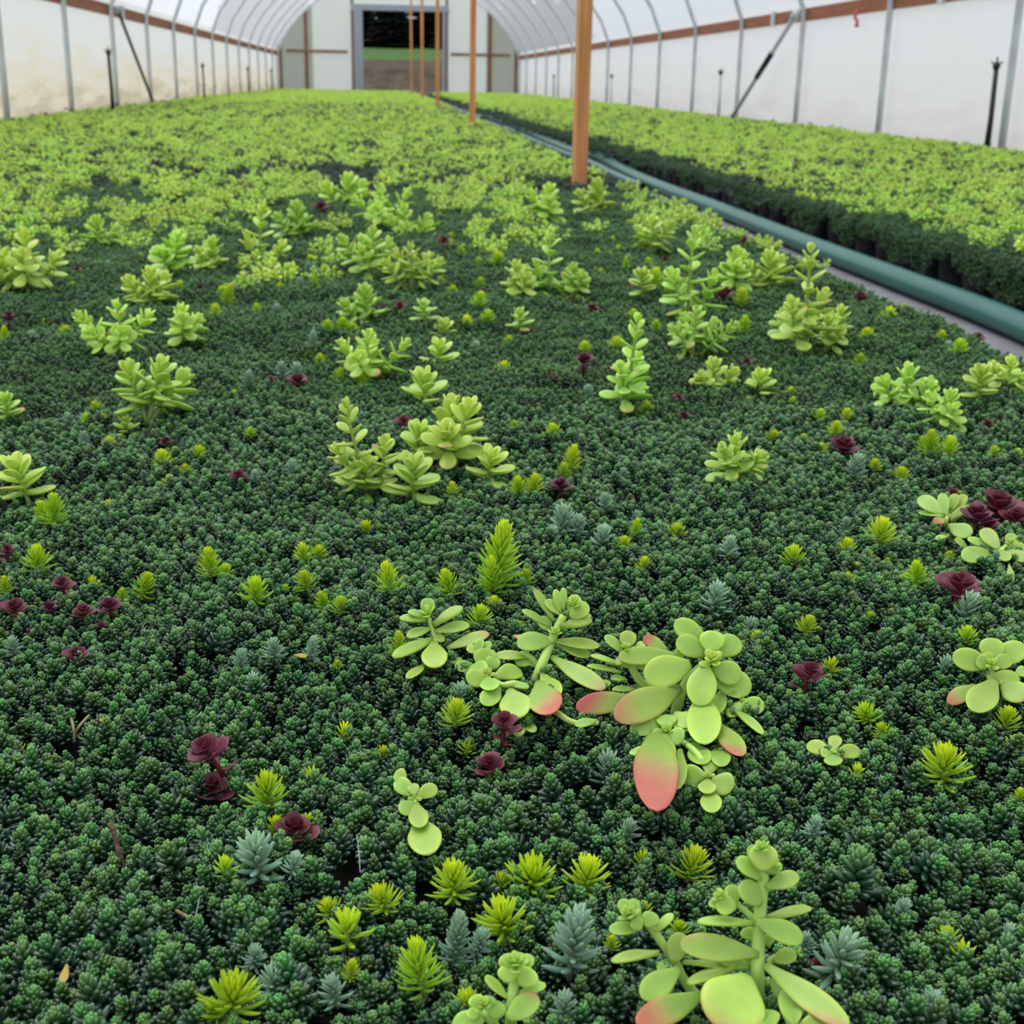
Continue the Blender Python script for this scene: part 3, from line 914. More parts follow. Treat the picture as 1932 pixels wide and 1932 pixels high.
K['star'] = [Kind('needle_sedum', M['needle'], b_needle(.012, 18, .0085, .005, 80, 25, .1, .0019, 1.2), 6, 'needles'),
             Kind('needle_sedum', M['needle'], b_needle(.016, 22, .0095, .005, 80, 20, .3, .0021, 1.3), 7, 'needles')]
K['blue'] = [Kind('blue_sedum', M['blue'], b_blue(.016, 40, .0080, .0050, 84, 16), 11, 'needles'),
             Kind('blue_sedum', M['blue'], b_blue(.022, 52, .0080, .0050), 12, 'needles'),
             Kind('blue_sedum', M['blue'], b_blue(.030, 78, .0080, .0046, 74, 12), 13, 'needles'),
             Kind('blue_sedum', M['blue'], b_blue(.036, 120, .0085, .0046, 76, 14, W=.0024, dark=.72), 14, 'needles')]
K['maroon'] = [Kind('maroon_sedum', M['maroon'], b_maroon(.010, 14, .0085, .0035, a1=26), 21, 'rosette'),
               Kind('maroon_sedum', M['maroon'], b_maroon(.017, 16, .0085, .0036, 4, a1=28), 22, 'rosette'),
               Kind('maroon_sedum', M['maroon'], b_maroon(.024, 12, .0090, .0048, 6, a1=30), 23, 'rosette')]
K['stalk'] = [K['maroon'][2]]
K['broad1'] = [Kind('broadleaf_sedum', M['broad'], b_broad(1, .030, 0), 30+i, 'leaves') for i in range(3)]
K['broad2'] = [Kind('broadleaf_sedum', M['broad'], b_broad(3, .042, .022), 40+i, 'leaves') for i in range(3)]
K['broad4'] = [Kind('broadleaf_sedum', M['broad'], b_broad(5, .055, .034), 50+i, 'leaves') for i in range(3)]
K['tall'] = [Kind('broadleaf_sedum', M['broad'], b_broad(3, .085, .018), 56+i, 'leaves') for i in range(2)]
K['clump'] = [Kind('broadleaf_sedum', M['broad'], b_broad(6, .052, .040, 1), 60+i, 'leaves') for i in range(4)]
def d_at(x, y):
    return proj(mat_hit(x, y))[2]
VIEW_EL = lambda y: math.atan((y-966)/F)+PITCH

LM = []     # (name, x, y) things one can find, used to tell the small ones apart
items = []  # (object, x, y, kindword)
_O1 = ['first', 'second', 'third', 'fourth', 'fifth', 'sixth', 'seventh', 'eighth', 'ninth']
WORDS = ['first', 'second', 'third', 'fourth', 'fifth', 'sixth', 'seventh', 'eighth', 'ninth', 'tenth', 'eleventh', 'twelfth', 'thirteenth', 'fourteenth', 'fifteenth', 'sixteenth', 'seventeenth', 'eighteenth', 'nineteenth', 'twentieth']+['twenty-'+q for q in _O1]+['thirtieth']+['thirty-'+q for q in _O1]
def by_tip(kinds, x, yt, wp, hp_, lean=0.0, label=None, sizekey=None, toward=0.0, z_off=0.0):
    """stand a plant on the mat so that its tip is seen at (x, yt); wp, hp_ = how wide and tall it shows"""
    el = VIEW_EL(yt+hp_*.6)
    D = d_at(x, yt+hp_*.8)
    wm = wp*D/F
    best = None
    for k in kinds:
        s = wm/k.W
        app = (k.H*s*math.cos(el)+wm*math.sin(el)*.5)*F/D
        e = abs(app-hp_)
        if best is None or e < best[0]: best = (e, k, s)
    _, k, s = best
    hv = max(.35*k.H*s, min(k.H*s*.97, (hp_-wp*math.sin(el)*.45)*D/F/math.cos(el)))
    T = mat_hit(x, yt+min(3, hp_*.05), hv)
    l = math.radians(lean+rnd.uniform(-5, 5)); tw = math.radians(toward+rnd.uniform(0, 10))
    axis = (math.sin(l), -math.sin(tw), 1.0)
    axis = np.array(axis)/np.linalg.norm(axis)
    B = T-axis*k.H*s
    return k.place(B+np.array((0, 0, z_off)), s, axis, rnd.uniform(0, 6.28), wp > 26), k
def put_list(lst, kindname, cat, word, group):
    for t in lst:
        x, yt, wp, hp_ = t[:4]
        lean = t[4] if len(t) > 4 else 0
        kk = K[kindname]
        if len(t) > 5 and t[5]: kk = K[t[5]]
        o, k = by_tip(kk, x, yt, wp, hp_, lean)
        tag(o, None, cat, group)
        lab = t[6] if len(t) > 6 else None
        if lab:
            o['label'] = lab
            LM.append((t[7] if len(t) > 7 else lab, x, yt+hp_*.5))
        else: items.append((o, x, yt+hp_*.5, word, wp))

# ------------------------------------------------------------------ the large lime succulents, leaf by leaf
def hero(label, crop, base, stems, leaves, buds=(), lm=None, dz=0.0, sink=0.0, tint=1.0):
    ox, oy, sc = crop
    X = lambda p: (ox+p[0]/sc, oy+p[1]/sc)
    bx, by = X(base)
    B = mat_hit(bx, by, -.006)
    D0 = proj(B)[2]-dz
    e = empty('broadleaf_sedum', B, label, 'succulent', 'large lime broad-leaved sedums')
    def dep(p, off):
        px, py = X(p)
        Dm = proj(mat_hit(px, py, .006))[2]
        return min(D0, Dm)-off
    def P3(p, off=0.0):
        px, py = X(p)
        return CAMP+ray(px, py)*dep(p, off)
    mm = lambda wpx: wpx/sc*D0/F
    cam_up = up
    for st in stems:
        pts, wpx = st[0], st[1]
        off = st[2]/1000 if len(st) > 2 else 0
        pp = [P3(p, off) for p in pts]
        if st[0][0] == base: pp[0] = B+np.array((0, 0, -.004))
        q = catmull(pp, 5)-B
        mb = MB(); n_ = len(q)
        tube(mb, q, [mm(wpx)/2*.9*(1.1-.35*i/n_) for i in range(n_)], 10, (.50, .72, .17))
        mb.obj('stem', M['stem'], e)
    for lf in leaves:
        (b_, t_, wpx) = lf[:3]
        face = lf[3] if len(lf) > 3 else .6
        bl = lf[4] if len(lf) > 4 else 0
        off = (lf[5] if len(lf) > 5 else 0)/1000
        bias = lf[6] if len(lf) > 6 else 0
        p0, p1 = P3(b_, off), P3(t_, off)
        ipx = math.hypot(t_[0]-b_[0], t_[1]-b_[1])/sc
        dn = (t_[1]-b_[1])/sc/(ipx+1e-6)
        view = nrm((p0+p1)/2-CAMP)
        ln = np.linalg.norm(p1-p0)
        p1 = p1-nrm(p1-CAMP)*ln*(.35*dn if dn > 0 else .25*dn)
        d = p1-p0; L = np.linalg.norm(d)
        n = -view*face+cam_up*(1-face)*.9
        mb = MB()
        bend = rnd.uniform(-.16, -.05) if face < .45 else rnd.uniform(-.10, .06)
        n = nrm(n-nrm(d)*(n @ nrm(d))); d = nrm(d)-bend*n; L = L*.98
        green = np.array(BL)*(.80 if off < 0 else 1.0)*0+np.array(BL)*tint*rnd.uniform(.94, 1.05)
        leaf(mb, p0-B, d, n, L, mm(wpx)*1.04, mm(wpx)*(.24 if face > .45 else .5)*1.0, 'broad' if L/mm(wpx) > 1.7 else 'round', 14, 18, bend=bend, cup=.095, c0=green*(.82 if L/mm(wpx) > 1.2 else 1), c1=green*1.05, blush=bl, bias=bias)
        o = mb.obj('leaf', M['broad'], e)
        if bl > .75: o['label'] = 'leaf blushed pink at its tip'
    for bd in buds:
        (b_, t_, wpx, n_) = bd[:4]
        off = (bd[4] if len(bd) > 4 else 2)/1000
        face = bd[5] if len(bd) > 5 else .5     # how far the rosette opens toward the camera
        p0, p1 = P3(b_, off), P3(t_, off)
        view = nrm((p0+p1)/2-CAMP)
        ax = nrm(nrm(p1-p0+1e-9)*(1-face)-view*face*1.0+np.array((0, 0, .25)))
        W_ = mm(wpx)
        mb = MB(); r = random.Random(int(b_[0]*7+b_[1]))
        H_ = W_*.55
        c_ = (p0+p1)/2-B
        shoot(mb, None, c_-ax*H_*.5, c_+ax*H_*.25, r, n_, W_*.5, W_*.2, W_*.34, W_*.13, .38, 'round', 78, 10, t0=.25, rings=9, sides=10, bend=.18, cup=.06,
              clo=np.array(BL)*1.05, chi=np.array(BH)*1.1, stem_r=.0008, powr=1.2, whorl=2, Lp=1.0, jit=.08)
        mb.obj('tip_rosette', M['broad'], e)
    if lm: LM.append((lm, bx, by-60))
    return e
CC = (650, 950, 2.273)
hero('lime succulent with wide-spaced leaves, wall-side of the tall middle one', CC, (430, 720),
     [([(430, 720), (400, 640), (385, 570), (360, 490)], 26)],
     [((355, 480), (358, 403), 62, .7), ((352, 490), (270, 462), 42, .4), ((350, 500), (233, 490), 46, .45), ((382, 520), (510, 443), 58, .4),
      ((370, 535), (263, 570), 52, .5), ((388, 548), (540, 520), 56, .55), ((375, 585), (205, 662), 64, .45), ((382, 600), (388, 708), 108, .85, .35, 4),
      ((440, 622), (625, 556), 62, .5, .55, 3), ((392, 610), (290, 590), 50, .3), ((345, 690), (268, 752), 46, .5, .3), ((435, 700), (502, 660), 34, .3), ((378, 560), (430, 590), 40, .5)],
     [((362, 485), (352, 450), 95, 8, 2, .2)], lm='wide-spaced lime succulent')
hero('tall middle lime succulent with a rosette at its foot and a pink-edged leaf', CC, (800, 800),
     [([(800, 800), (835, 720), (875, 620), (900, 560), (940, 480)], 48, 2), ([(800, 800), (740, 775), (680, 780), (640, 760)], 34, 2), ([(800, 800), (900, 890), (985, 940), (1090, 940)], 30, 0),
      ([(835, 700), (800, 660), (760, 640)], 26, 1)],
     [((895, 500), (812, 365), 42, .4, .45), ((935, 480), (862, 412), 52, .5), ((925, 470), (903, 365), 38, .35), ((940, 460), (938, 358), 32, .4), ((965, 470), (1000, 390), 62, .6),
      ((970, 490), (1045, 430), 74, .75, 0, 2), ((925, 530), (1065, 500), 62, .45, 0, 3), ((880, 530), (758, 455), 42, .4, 0), ((885, 545), (832, 488), 58, .5), ((990, 500), (1060, 480), 40, .4),
      ((898, 590), (735, 600), 92, .6, 0, 2), ((900, 590), (1098, 612), 60, .5, 0, 2), ((890, 660), (1122, 800), 82, .6, .5, 4), ((920, 605), (1055, 655), 62, .5, 0, 0),
      ((800, 655), (640, 652), 52, .5, .3), ((860, 600), (725, 570), 34, .4, .7), ((835, 775), (880, 908), 134, .85, .85, 6, -.25), ((850, 735), (912, 830), 84, .7, 0, 1),
      ((1085, 930), (985, 950), 42, .5, 0, 2), ((775, 675), (835, 700), 40, .4), ((1040, 780), (1145, 770), 40, .5, .2),
      ((600, 710), (608, 618), 100, .7, 0, 3), ((610, 740), (550, 690), 84, .8, 0, 5), ((600, 745), (522, 760), 84, .75, .25, 3), ((612, 750), (632, 800), 80, .8, 0, 6),
      ((645, 745), (758, 715), 84, .65, 0, 4), ((620, 715), (650, 655), 66, .7, 0, 4), ((660, 790), (598, 868), 80, .7, 0, 2), ((712, 808), (752, 922), 122, .85, 0, 4), ((690, 775), (795, 790), 42, .35, 0, 3),
      ((735, 690), (800, 650), 76, .6), ((540, 720), (532, 700), 30, .5, .8), ((560, 700), (470, 700), 60, .6, .2), ((565, 640), (590, 580), 40, .5), ((565, 640), (525, 612), 44, .5), ((570, 650), (630, 592), 40, .5),
      ((760, 945), (740, 1000), 46, .5), ((770, 945), (820, 980), 40, .5), ((775, 930), (800, 900), 36, .5)],
     [((612, 750), (605, 720), 92, 10, 7, .6), ((900, 565), (905, 535), 66, 10, 5, .3), ((985, 450), (985, 405), 95, 10, 2, .2)], lm='tall middle lime succulent')
hero('biggest lime succulent, crowded rosettes with pink-blushed lower leaves', CC, (1400, 960),
     [([(1400, 960), (1430, 860), (1470, 760), (1540, 690)], 52, 0), ([(1400, 960), (1330, 830), (1265, 760), (1230, 700), (1200, 640)], 44, -3), ([(1400, 960), (1395, 1000)], 40, 4),
      ([(1400, 960), (1500, 1060), (1560, 1150)], 30, 2), ([(1400, 960), (1560, 900), (1640, 890), (1700, 860)], 36, -2), ([(1230, 700), (1120, 680)], 20, -2)],
     [((1560, 610), (1415, 502), 92, .75, 0, 0), ((1545, 650), (1422, 580), 92, .75, 0, 3), ((1570, 640), (1582, 543), 104, .85, 0, 6), ((1610, 650), (1690, 575), 100, .8, 0, 4),
      ((1580, 700), (1702, 748), 100, .8, 0, 9), ((1575, 740), (1748, 800), 118, .75, 0, 5), ((1545, 695), (1520, 872), 122, .85, 0, 11), ((1535, 810), (1545, 1037), 138, .85, 0, 7),
      ((1482, 690), (1280, 748), 134, .8, 0, 7), ((1425, 650), (1168, 658), 82, .7, .35, 3), ((1432, 795), (1155, 930), 138, .8, .62, 6, .1), ((1245, 835), (987, 880), 98, .75, .9, 2, .15),
      ((1385, 630), (1278, 572), 56, .7, .85, 0), ((1440, 670), (1440, 615), 48, .6), ((1590, 785), (1705, 832), 42, .5, .35, 4), ((1700, 870), (1803, 868), 80, .7, 0, 1),
      ((1640, 880), (1700, 900), 90, .5, 0, 0), ((1670, 885), (1798, 992), 44, .4, 0, 2), ((1590, 940), (1710, 1085), 84, .7, .7, 3, .25), ((1330, 990), (1342, 1328), 160, .9, 1.0, 3, .1),
      ((1620, 800), (1600, 900), 60, .5), ((1500, 1030), (1540, 1120), 90, .7, 0, 1), ((1600, 1050), (1620, 1130), 80, .6, 0, 1), ((1440, 1060), (1420, 1230), 70, .6, 0, 0), ((1470, 900), (1440, 980), 100, .5, 0, 0),
      ((1400, 940), (1220, 975), 76, .7, 0, 1), ((1270, 1080), (1240, 1050), 60, .6), ((1380, 960), (1378, 905), 88, .8, 0, 8), ((1390, 985), (1455, 1015), 78, .8, 0, 10), ((1375, 990), (1375, 1130), 82, .85, 0, 9),
      ((1375, 980), (1325, 1005), 56, .8, 0, 9), ((1420, 900), (1480, 960), 74, .7, 0, 5),
      ((1560, 1160), (1577, 1088), 74, .8, 0, 6), ((1550, 1175), (1433, 1158), 78, .8, 0, 6), ((1580, 1185), (1668, 1222), 90, .8, 0, 7), ((1555, 1190), (1555, 1245), 66, .85, 0, 9), ((1562, 1230), (1580, 1328), 76, .8, 0, 5),
      ((1195, 640), (1115, 565), 48, .5, 0), ((1205, 620), (1225, 545), 70, .8, 0, 1), ((1180, 690), (1052, 650), 36, .35, .4), ((1185, 725), (1035, 695), 36, .35), ((1205, 755), (1140, 748), 38, .4), ((1250, 800), (1145, 797), 34, .4),
      ((1250, 700), (1330, 690), 60, .5), ((1215, 660), (1160, 690), 44, .4, .3), ((1250, 620), (1290, 600), 40, .5)],
     [((1580, 690), (1575, 645), 120, 12, 12, .6), ((1385, 985), (1385, 960), 66, 10, 12, .7), ((1562, 1180), (1560, 1160), 56, 10, 10, .6), ((1205, 625), (1205, 605), 60, 8, 2, .3), ((1715, 870), (1700, 835), 60, 8, 2, .4)],
     lm='biggest pink-blushed succulent')
CD = (550, 1450, 2.972)
hero('small pale lime rosette with one broad leaf beneath, on the dark mat', CD, (705, 290),
     [([(705, 290), (695, 220), (690, 170)], 30, 1)],
     [((680, 150), (582, 60), 92, .85, 0, 2), ((690, 150), (678, 82), 66, .8, 0, 4), ((705, 160), (818, 100), 82, .8, 0, 2), ((680, 190), (615, 255), 94, .85, 0, 4), ((700, 200), (722, 333), 104, .9, 0, 4), ((720, 290), (772, 488), 172, .9, .2, 1),
      ((640, 60), (580, 20), 80, .8, 0, 0)],
     [((690, 175), (688, 160), 74, 8, 5, .8)], lm='small pale rosette')
CF = (1300, 850, 2.972)
hero('large open lime rosette cut by the picture edge, pinkish tip on its lowest leaf', CF, (1720, 1390),
     [([(1720, 1390), (1712, 1310), (1695, 1220)], 44, 1), ([(1712, 1310), (1800, 1300)], 30, 0)],
     [((1690, 1180), (1705, 1048), 132, .8, 0, 2), ((1680, 1200), (1472, 1152), 128, .8, .15, 4), ((1710, 1190), (1890, 1092), 130, .75, 0, 2), ((1690, 1210), (1610, 1165), 84, .8, 0, 7), ((1690, 1200), (1660, 1130), 70, .8, 0, 7),
      ((1700, 1210), (1810, 1165), 86, .8, 0, 6), ((1670, 1275), (1860, 1280), 100, .6, 0, 6), ((1715, 1290), (1590, 1466), 156, .85, 0, 4), ((1600, 1320), (1452, 1422), 92, .8, .75, 1), ((1760, 1320), (1895, 1395), 130, .75, .4, 3), ((1830, 1250), (1900, 1235), 70, .6, 0, 3)],
     [((1700, 1210), (1690, 1180), 96, 10, 9, .6)], lm='large open lime rosette')
hero('small four-leaved lime rosette lying open on the dark mat', CF, (800, 1740),
     [([(800, 1740), (802, 1700)], 26, 1)],
     [((805, 1680), (828, 1597), 74, .8, 0, 2), ((795, 1700), (662, 1640), 86, .75, 0, 2), ((815, 1705), (965, 1680), 88, .7, 0, 2), ((805, 1715), (812, 1768), 98, .7, 0, 4), ((795, 1700), (735, 1700), 56, .7, 0, 4), ((800, 1700), (800, 1650), 50, .7, 0, 4)],
     [((803, 1700), (800, 1685), 62, 8, 5, .6)], lm='small four-leaved rosette')
hero('lime succulent with cupped upright leaves beside the dark maroon clump', CF, (1450, 450),
     [([(1450, 450), (1440, 400), (1460, 350)], 30, 1)],
     [((1425, 365), (1288, 258), 88, .7, .25, 1), ((1440, 370), (1418, 235), 62, .6, 0, 1), ((1455, 360), (1500, 240), 62, .6, 0, 2), ((1465, 360), (1555, 245), 66, .6, 0, 1), ((1460, 375), (1608, 310), 66, .6, .45, 3), ((1470, 390), (1600, 350), 54, .4, .4, 3),
      ((1425, 370), (1285, 345), 42, .5, 0, 2), ((1435, 385), (1375, 405), 56, .6, .9, 5), ((1460, 420), (1585, 478), 92, .7, .3, 2), ((1455, 480), (1385, 500), 42, .4, 0, 2)],
     [((1462, 350), (1465, 310), 80, 8, 2, .2)], lm='cupped lime succulent')
hero('spreading lime succulent in front of the dark maroon clump', CF, (1780, 620),
     [([(1780, 620), (1750, 570), (1780, 530)], 30, 1), ([(1750, 570), (1650, 560)], 24, 0)],
     [((1740, 560), (1645, 435), 84, .7, 0, 2), ((1700, 545), (1558, 490), 54, .5, .2, 2), ((1560, 545), (1490, 492), 44, .5, .3, 1), ((1680, 560), (1538, 615), 116, .75, .15, 2), ((1790, 560), (1895, 620), 70, .6, 0, 2), ((1740, 560), (1790, 620), 70, .7, 0, 3),
      ((1790, 530), (1815, 462), 60, .6), ((1790, 540), (1895, 545), 60, .6), ((1800, 540), (1870, 480), 60, .6, 0, 1), ((1795, 640), (1810, 735), 34, .5, 0, 1)],
     [((1800, 535), (1800, 505), 80, 8, 3, .3)], lm='spreading lime succulent')
CE = (1080, 1450, 2.268)
hero('big foreground lime succulent, tall stem topped by a knobbly bud', CE, (800, 1080),
     [([(800, 1080), (792, 900), (795, 780), (800, 640), (815, 500), (818, 380)], 66, 4), ([(800, 1080), (560, 990), (480, 910), (440, 830), (350, 700), (300, 640)], 50, -1), ([(775, 645), (740, 610), (700, 580)], 32, 2),
      ([(790, 800), (760, 850), (740, 800)], 26, 0), ([(835, 830), (870, 800)], 30, 3)],
     [((795, 795), (452, 750), 112, .75, .3, 6, .35), ((785, 665), (528, 655), 54, .4, .1, 5), ((820, 645), (1028, 597), 58, .35, 0, 3), ((785, 655), (992, 735), 100, .65, .3, 8), ((805, 585), (718, 485), 96, .6, 0, 7),
      ((830, 510), (972, 455), 78, .6, 0, 7), ((805, 475), (702, 380), 72, .6, 0, 6), ((740, 905), (630, 1120), 262, .9, .5, 12), ((560, 965), (268, 1098), 120, .75, .9, 6), ((830, 845), (1190, 1110), 108, .7, .5, 8, .3),
      ((940, 1110), (940, 930), 112, .85, 0, 12), ((950, 1100), (940, 1020), 70, .85, 0, 16), ((960, 1110), (1110, 1075), 80, .7, 0, 12), ((840, 1120), (830, 1030), 100, .8, 0, 14), ((850, 900), (935, 980), 90, .6, 0, 3), ((700, 850), (485, 920), 58, .4, 0, 4),
      ((760, 850), (600, 790), 80, .5, .1, 3), ((860, 820), (960, 790), 72, .6, 0, 4), ((830, 760), (860, 700), 46, .5, 0, 2), ((760, 730), (740, 680), 66, .6), ((1000, 1010), (1060, 1060), 60, .6, 0, 5), ((420, 950), (330, 1010), 70, .5, 0, 2),
      ((370, 790), (163, 825), 58, .4, 0, 4), ((455, 860), (292, 985), 112, .75, 0, 5), ((430, 830), (470, 700), 90, .7, 0, 3), ((355, 700), (432, 620), 44, .45, 0, 3), ((400, 860), (360, 840), 46, .5, 0, 4), ((470, 830), (700, 860), 40, .35, 0, 2),
      ((300, 680), (152, 690), 62, .6, 0, 3), ((320, 680), (345, 612), 74, .7, 0, 4), ((280, 660), (200, 560), 66, .6, 0, 3), ((290, 650), (250, 555), 50, .5, 0, 3), ((290, 690), (260, 640), 60, .6, 0, 5),
      ((700, 590), (610, 580), 88, .7, 0, 5), ((690, 580), (680, 495), 70, .6, 0, 3), ((650, 590), (580, 575), 40, .6, 0, 4),
      ((815, 440), (820, 320), 118, .8, 0, 9), ((800, 430), (762, 325), 60, .6, 0, 6), ((850, 450), (890, 400), 50, .6, 0, 6), ((835, 450), (870, 370), 50, .6, 0, 6)],
     [((815, 350), (800, 320), 80, 12, 8, .2), ((640, 555), (620, 530), 74, 12, 5, .3), ((250, 640), (230, 600), 100, 12, 5, .3), ((870, 425), (875, 410), 50, 8, 7, .2), ((960, 790), (970, 780), 40, 6, 6, .3)],
     lm='big knobbly-budded succulent', dz=.01)
hero('pale foreground lime succulent cut by the bottom edge, next to the yellow sprigs', CD, (1230, 1500),
     [([(1230, 1500), (1232, 1350), (1248, 1200), (1255, 1130)], 70, 4), ([(1230, 1500), (1120, 1420), (1060, 1360)], 60, 2)],
     [((1215, 1290), (1083, 1160), 62, .5, 0, 6), ((1275, 1260), (1430, 1212), 64, .5, 0, 6), ((1210, 1400), (1388, 1275), 128, .75, .5, 10, -.2), ((1215, 1200), (1210, 1100), 110, .8, 0, 10), ((1290, 1220), (1350, 1120), 130, .75, 0, 8),
      ((1230, 1130), (1190, 1040), 100, .6, 0, 6), ((1270, 1110), (1290, 1030), 100, .6, 0, 5), ((1300, 1130), (1340, 1040), 80, .6, 0, 5), ((1080, 1400), (900, 1450), 130, .7, 0, 6), ((1130, 1400), (1160, 1300), 120, .7, 0, 6), ((1050, 1340), (1020, 1270), 90, .6, 0, 6),
      ((1100, 1340), (1110, 1270), 80, .6, 0, 6), ((1040, 1400), (990, 1350), 70, .6, 0, 8)],
     [((1250, 1110), (1250, 1070), 170, 14, 9, .3), ((1075, 1340), (1070, 1310), 120, 12, 9, .4)], lm='pale cut-off succulent', dz=.015, tint=1.12)

# ------------------------------------------------------------------ middle distance lime plants
BR = [(45, 425, 140, 140, 0, 'broad4', 'large lime leafy clump at the picture edge on the stained wall side', 'large clump at the picture edge'),
      (215, 558, 135, 110, 0, 'broad4', 'lime leafy clump with orange-tinted lower leaves, in front of the row of small yellow sprigs', 'orange-tinted lime clump'),
      (312, 668, 145, 130, 14, 'broad2', 'lime plant leaning toward the hose side, long drooping leaves, alone on the dark mat', 'leaning lime plant'),
      (237, 778, 56, 45, 0, 'broad1', 'small single lime rosette in front of the leaning lime plant', 'small single lime rosette'),
      (335, 430, 90, 95, 0, 'broad2'), (405, 440, 90, 70, 0, 'broad2'), (285, 498, 100, 80, 0, 'broad2'), (340, 565, 85, 90, 0, 'broad2'), (180, 400, 80, 60, 0, 'broad2'), (500, 372, 90, 110, 0, 'tall'),
      (700, 420, 115, 120, 0, 'broad4', 'bluish-lime tall leafy clump, wall side half of a twin', 'bluish-lime twin clump'), (772, 450, 115, 130, 0, 'broad4'), (690, 530, 110, 80, 0, 'broad2'), (800, 560, 50, 45, 0, 'broad1'),
      (700, 615, 140, 110, 0, 'broad4', 'rounded lime clump with peach-edged leaves in the middle of the bed', 'peach-edged lime clump'), (838, 595, 60, 45, 0, 'broad1'), (828, 635, 72, 65, 0, 'broad1'), (803, 688, 105, 85, 0, 'broad1', 'single lime rosette leaning over, behind the triple group of rosettes', 'single leaning rosette'),
      (655, 745, 120, 170, -8, 'tall', 'tall branching lime succulent, wall side stem of the triple group', 'triple group of lime rosettes'), (690, 850, 110, 90, -4, 'broad1'), (785, 852, 115, 110, 0, 'broad1'), (800, 790, 90, 90, 6, 'broad1'), (895, 745, 150, 170, 16, 'broad2', 'arching lime succulent, hose side plant of the triple group', 'arching lime succulent'), (930, 840, 90, 80, 10, 'broad1'),
      (1203, 585, 115, 190, 0, 'tall', 'upright lime plant like a small pagoda with peach lower leaves', 'pagoda-shaped lime plant'), (1320, 572, 125, 105, 0, 'broad4', 'round lime clump beside faded orange leaves', 'round lime clump'), (1345, 668, 100, 75, 0, 'broad2'), (1435, 688, 78, 70, 0, 'broad1'),
      (1393, 808, 112, 125, 0, 'broad2', 'lime plant with a pink-edged leaf at its foot, alone beside the dark mat ridge', 'pink-edged lone lime plant'),
      (1530, 455, 120, 215, 0, 'tall', 'tallest lime column of leaves near the bed edge by the hose', 'tallest lime column'), (1315, 420, 100, 150, 0, 'tall'), (1390, 460, 90, 90, 0, 'broad2'), (1455, 465, 100, 80, 0, 'broad2'), (1592, 570, 85, 85, 0, 'broad2'), (1560, 590, 80, 80, 0, 'broad2'), (1495, 560, 80, 100, 0, 'broad2'),
      (1715, 678, 120, 100, 0, 'broad2', 'pale lime clump with a peach leaf pointing at the hose', 'pale peach-leaved lime clump'), (1800, 728, 90, 80, 0, 'broad2'), (1850, 680, 80, 90, 0, 'broad1'), (1912, 665, 80, 90, 0, 'broad2'),
      (1045, 425, 90, 120, 0, 'tall'), (970, 485, 90, 80, 0, 'broad2'), (1080, 490, 80, 75, 0, 'broad2'), (1215, 500, 60, 60, 0, 'broad1'), (980, 575, 50, 60, 0, 'broad1'), (8, 735, 60, 85, 0, 'broad1'), (25, 850, 110, 110, -10, 'broad1', 'lime plant with narrow pink-tinged leaves cut by the picture edge', 'pink-tinged lime plant'),
      (560, 372, 90, 70, 0, 'broad2'), (720, 340, 110, 90, 0, 'broad4'), (760, 380, 110, 60, 0, 'broad4'), (660, 320, 100, 60, 0, 'broad2'), (1230, 400, 80, 90, 0, 'broad2'), (1130, 330, 90, 70, 0, 'broad2'), (1040, 340, 80, 70, 0, 'broad2')]
put_list(BR, 'broad2', 'succulent', 'lime broadleaf plant', 'lime broad-leaved sedums in the middle of the wide bed')

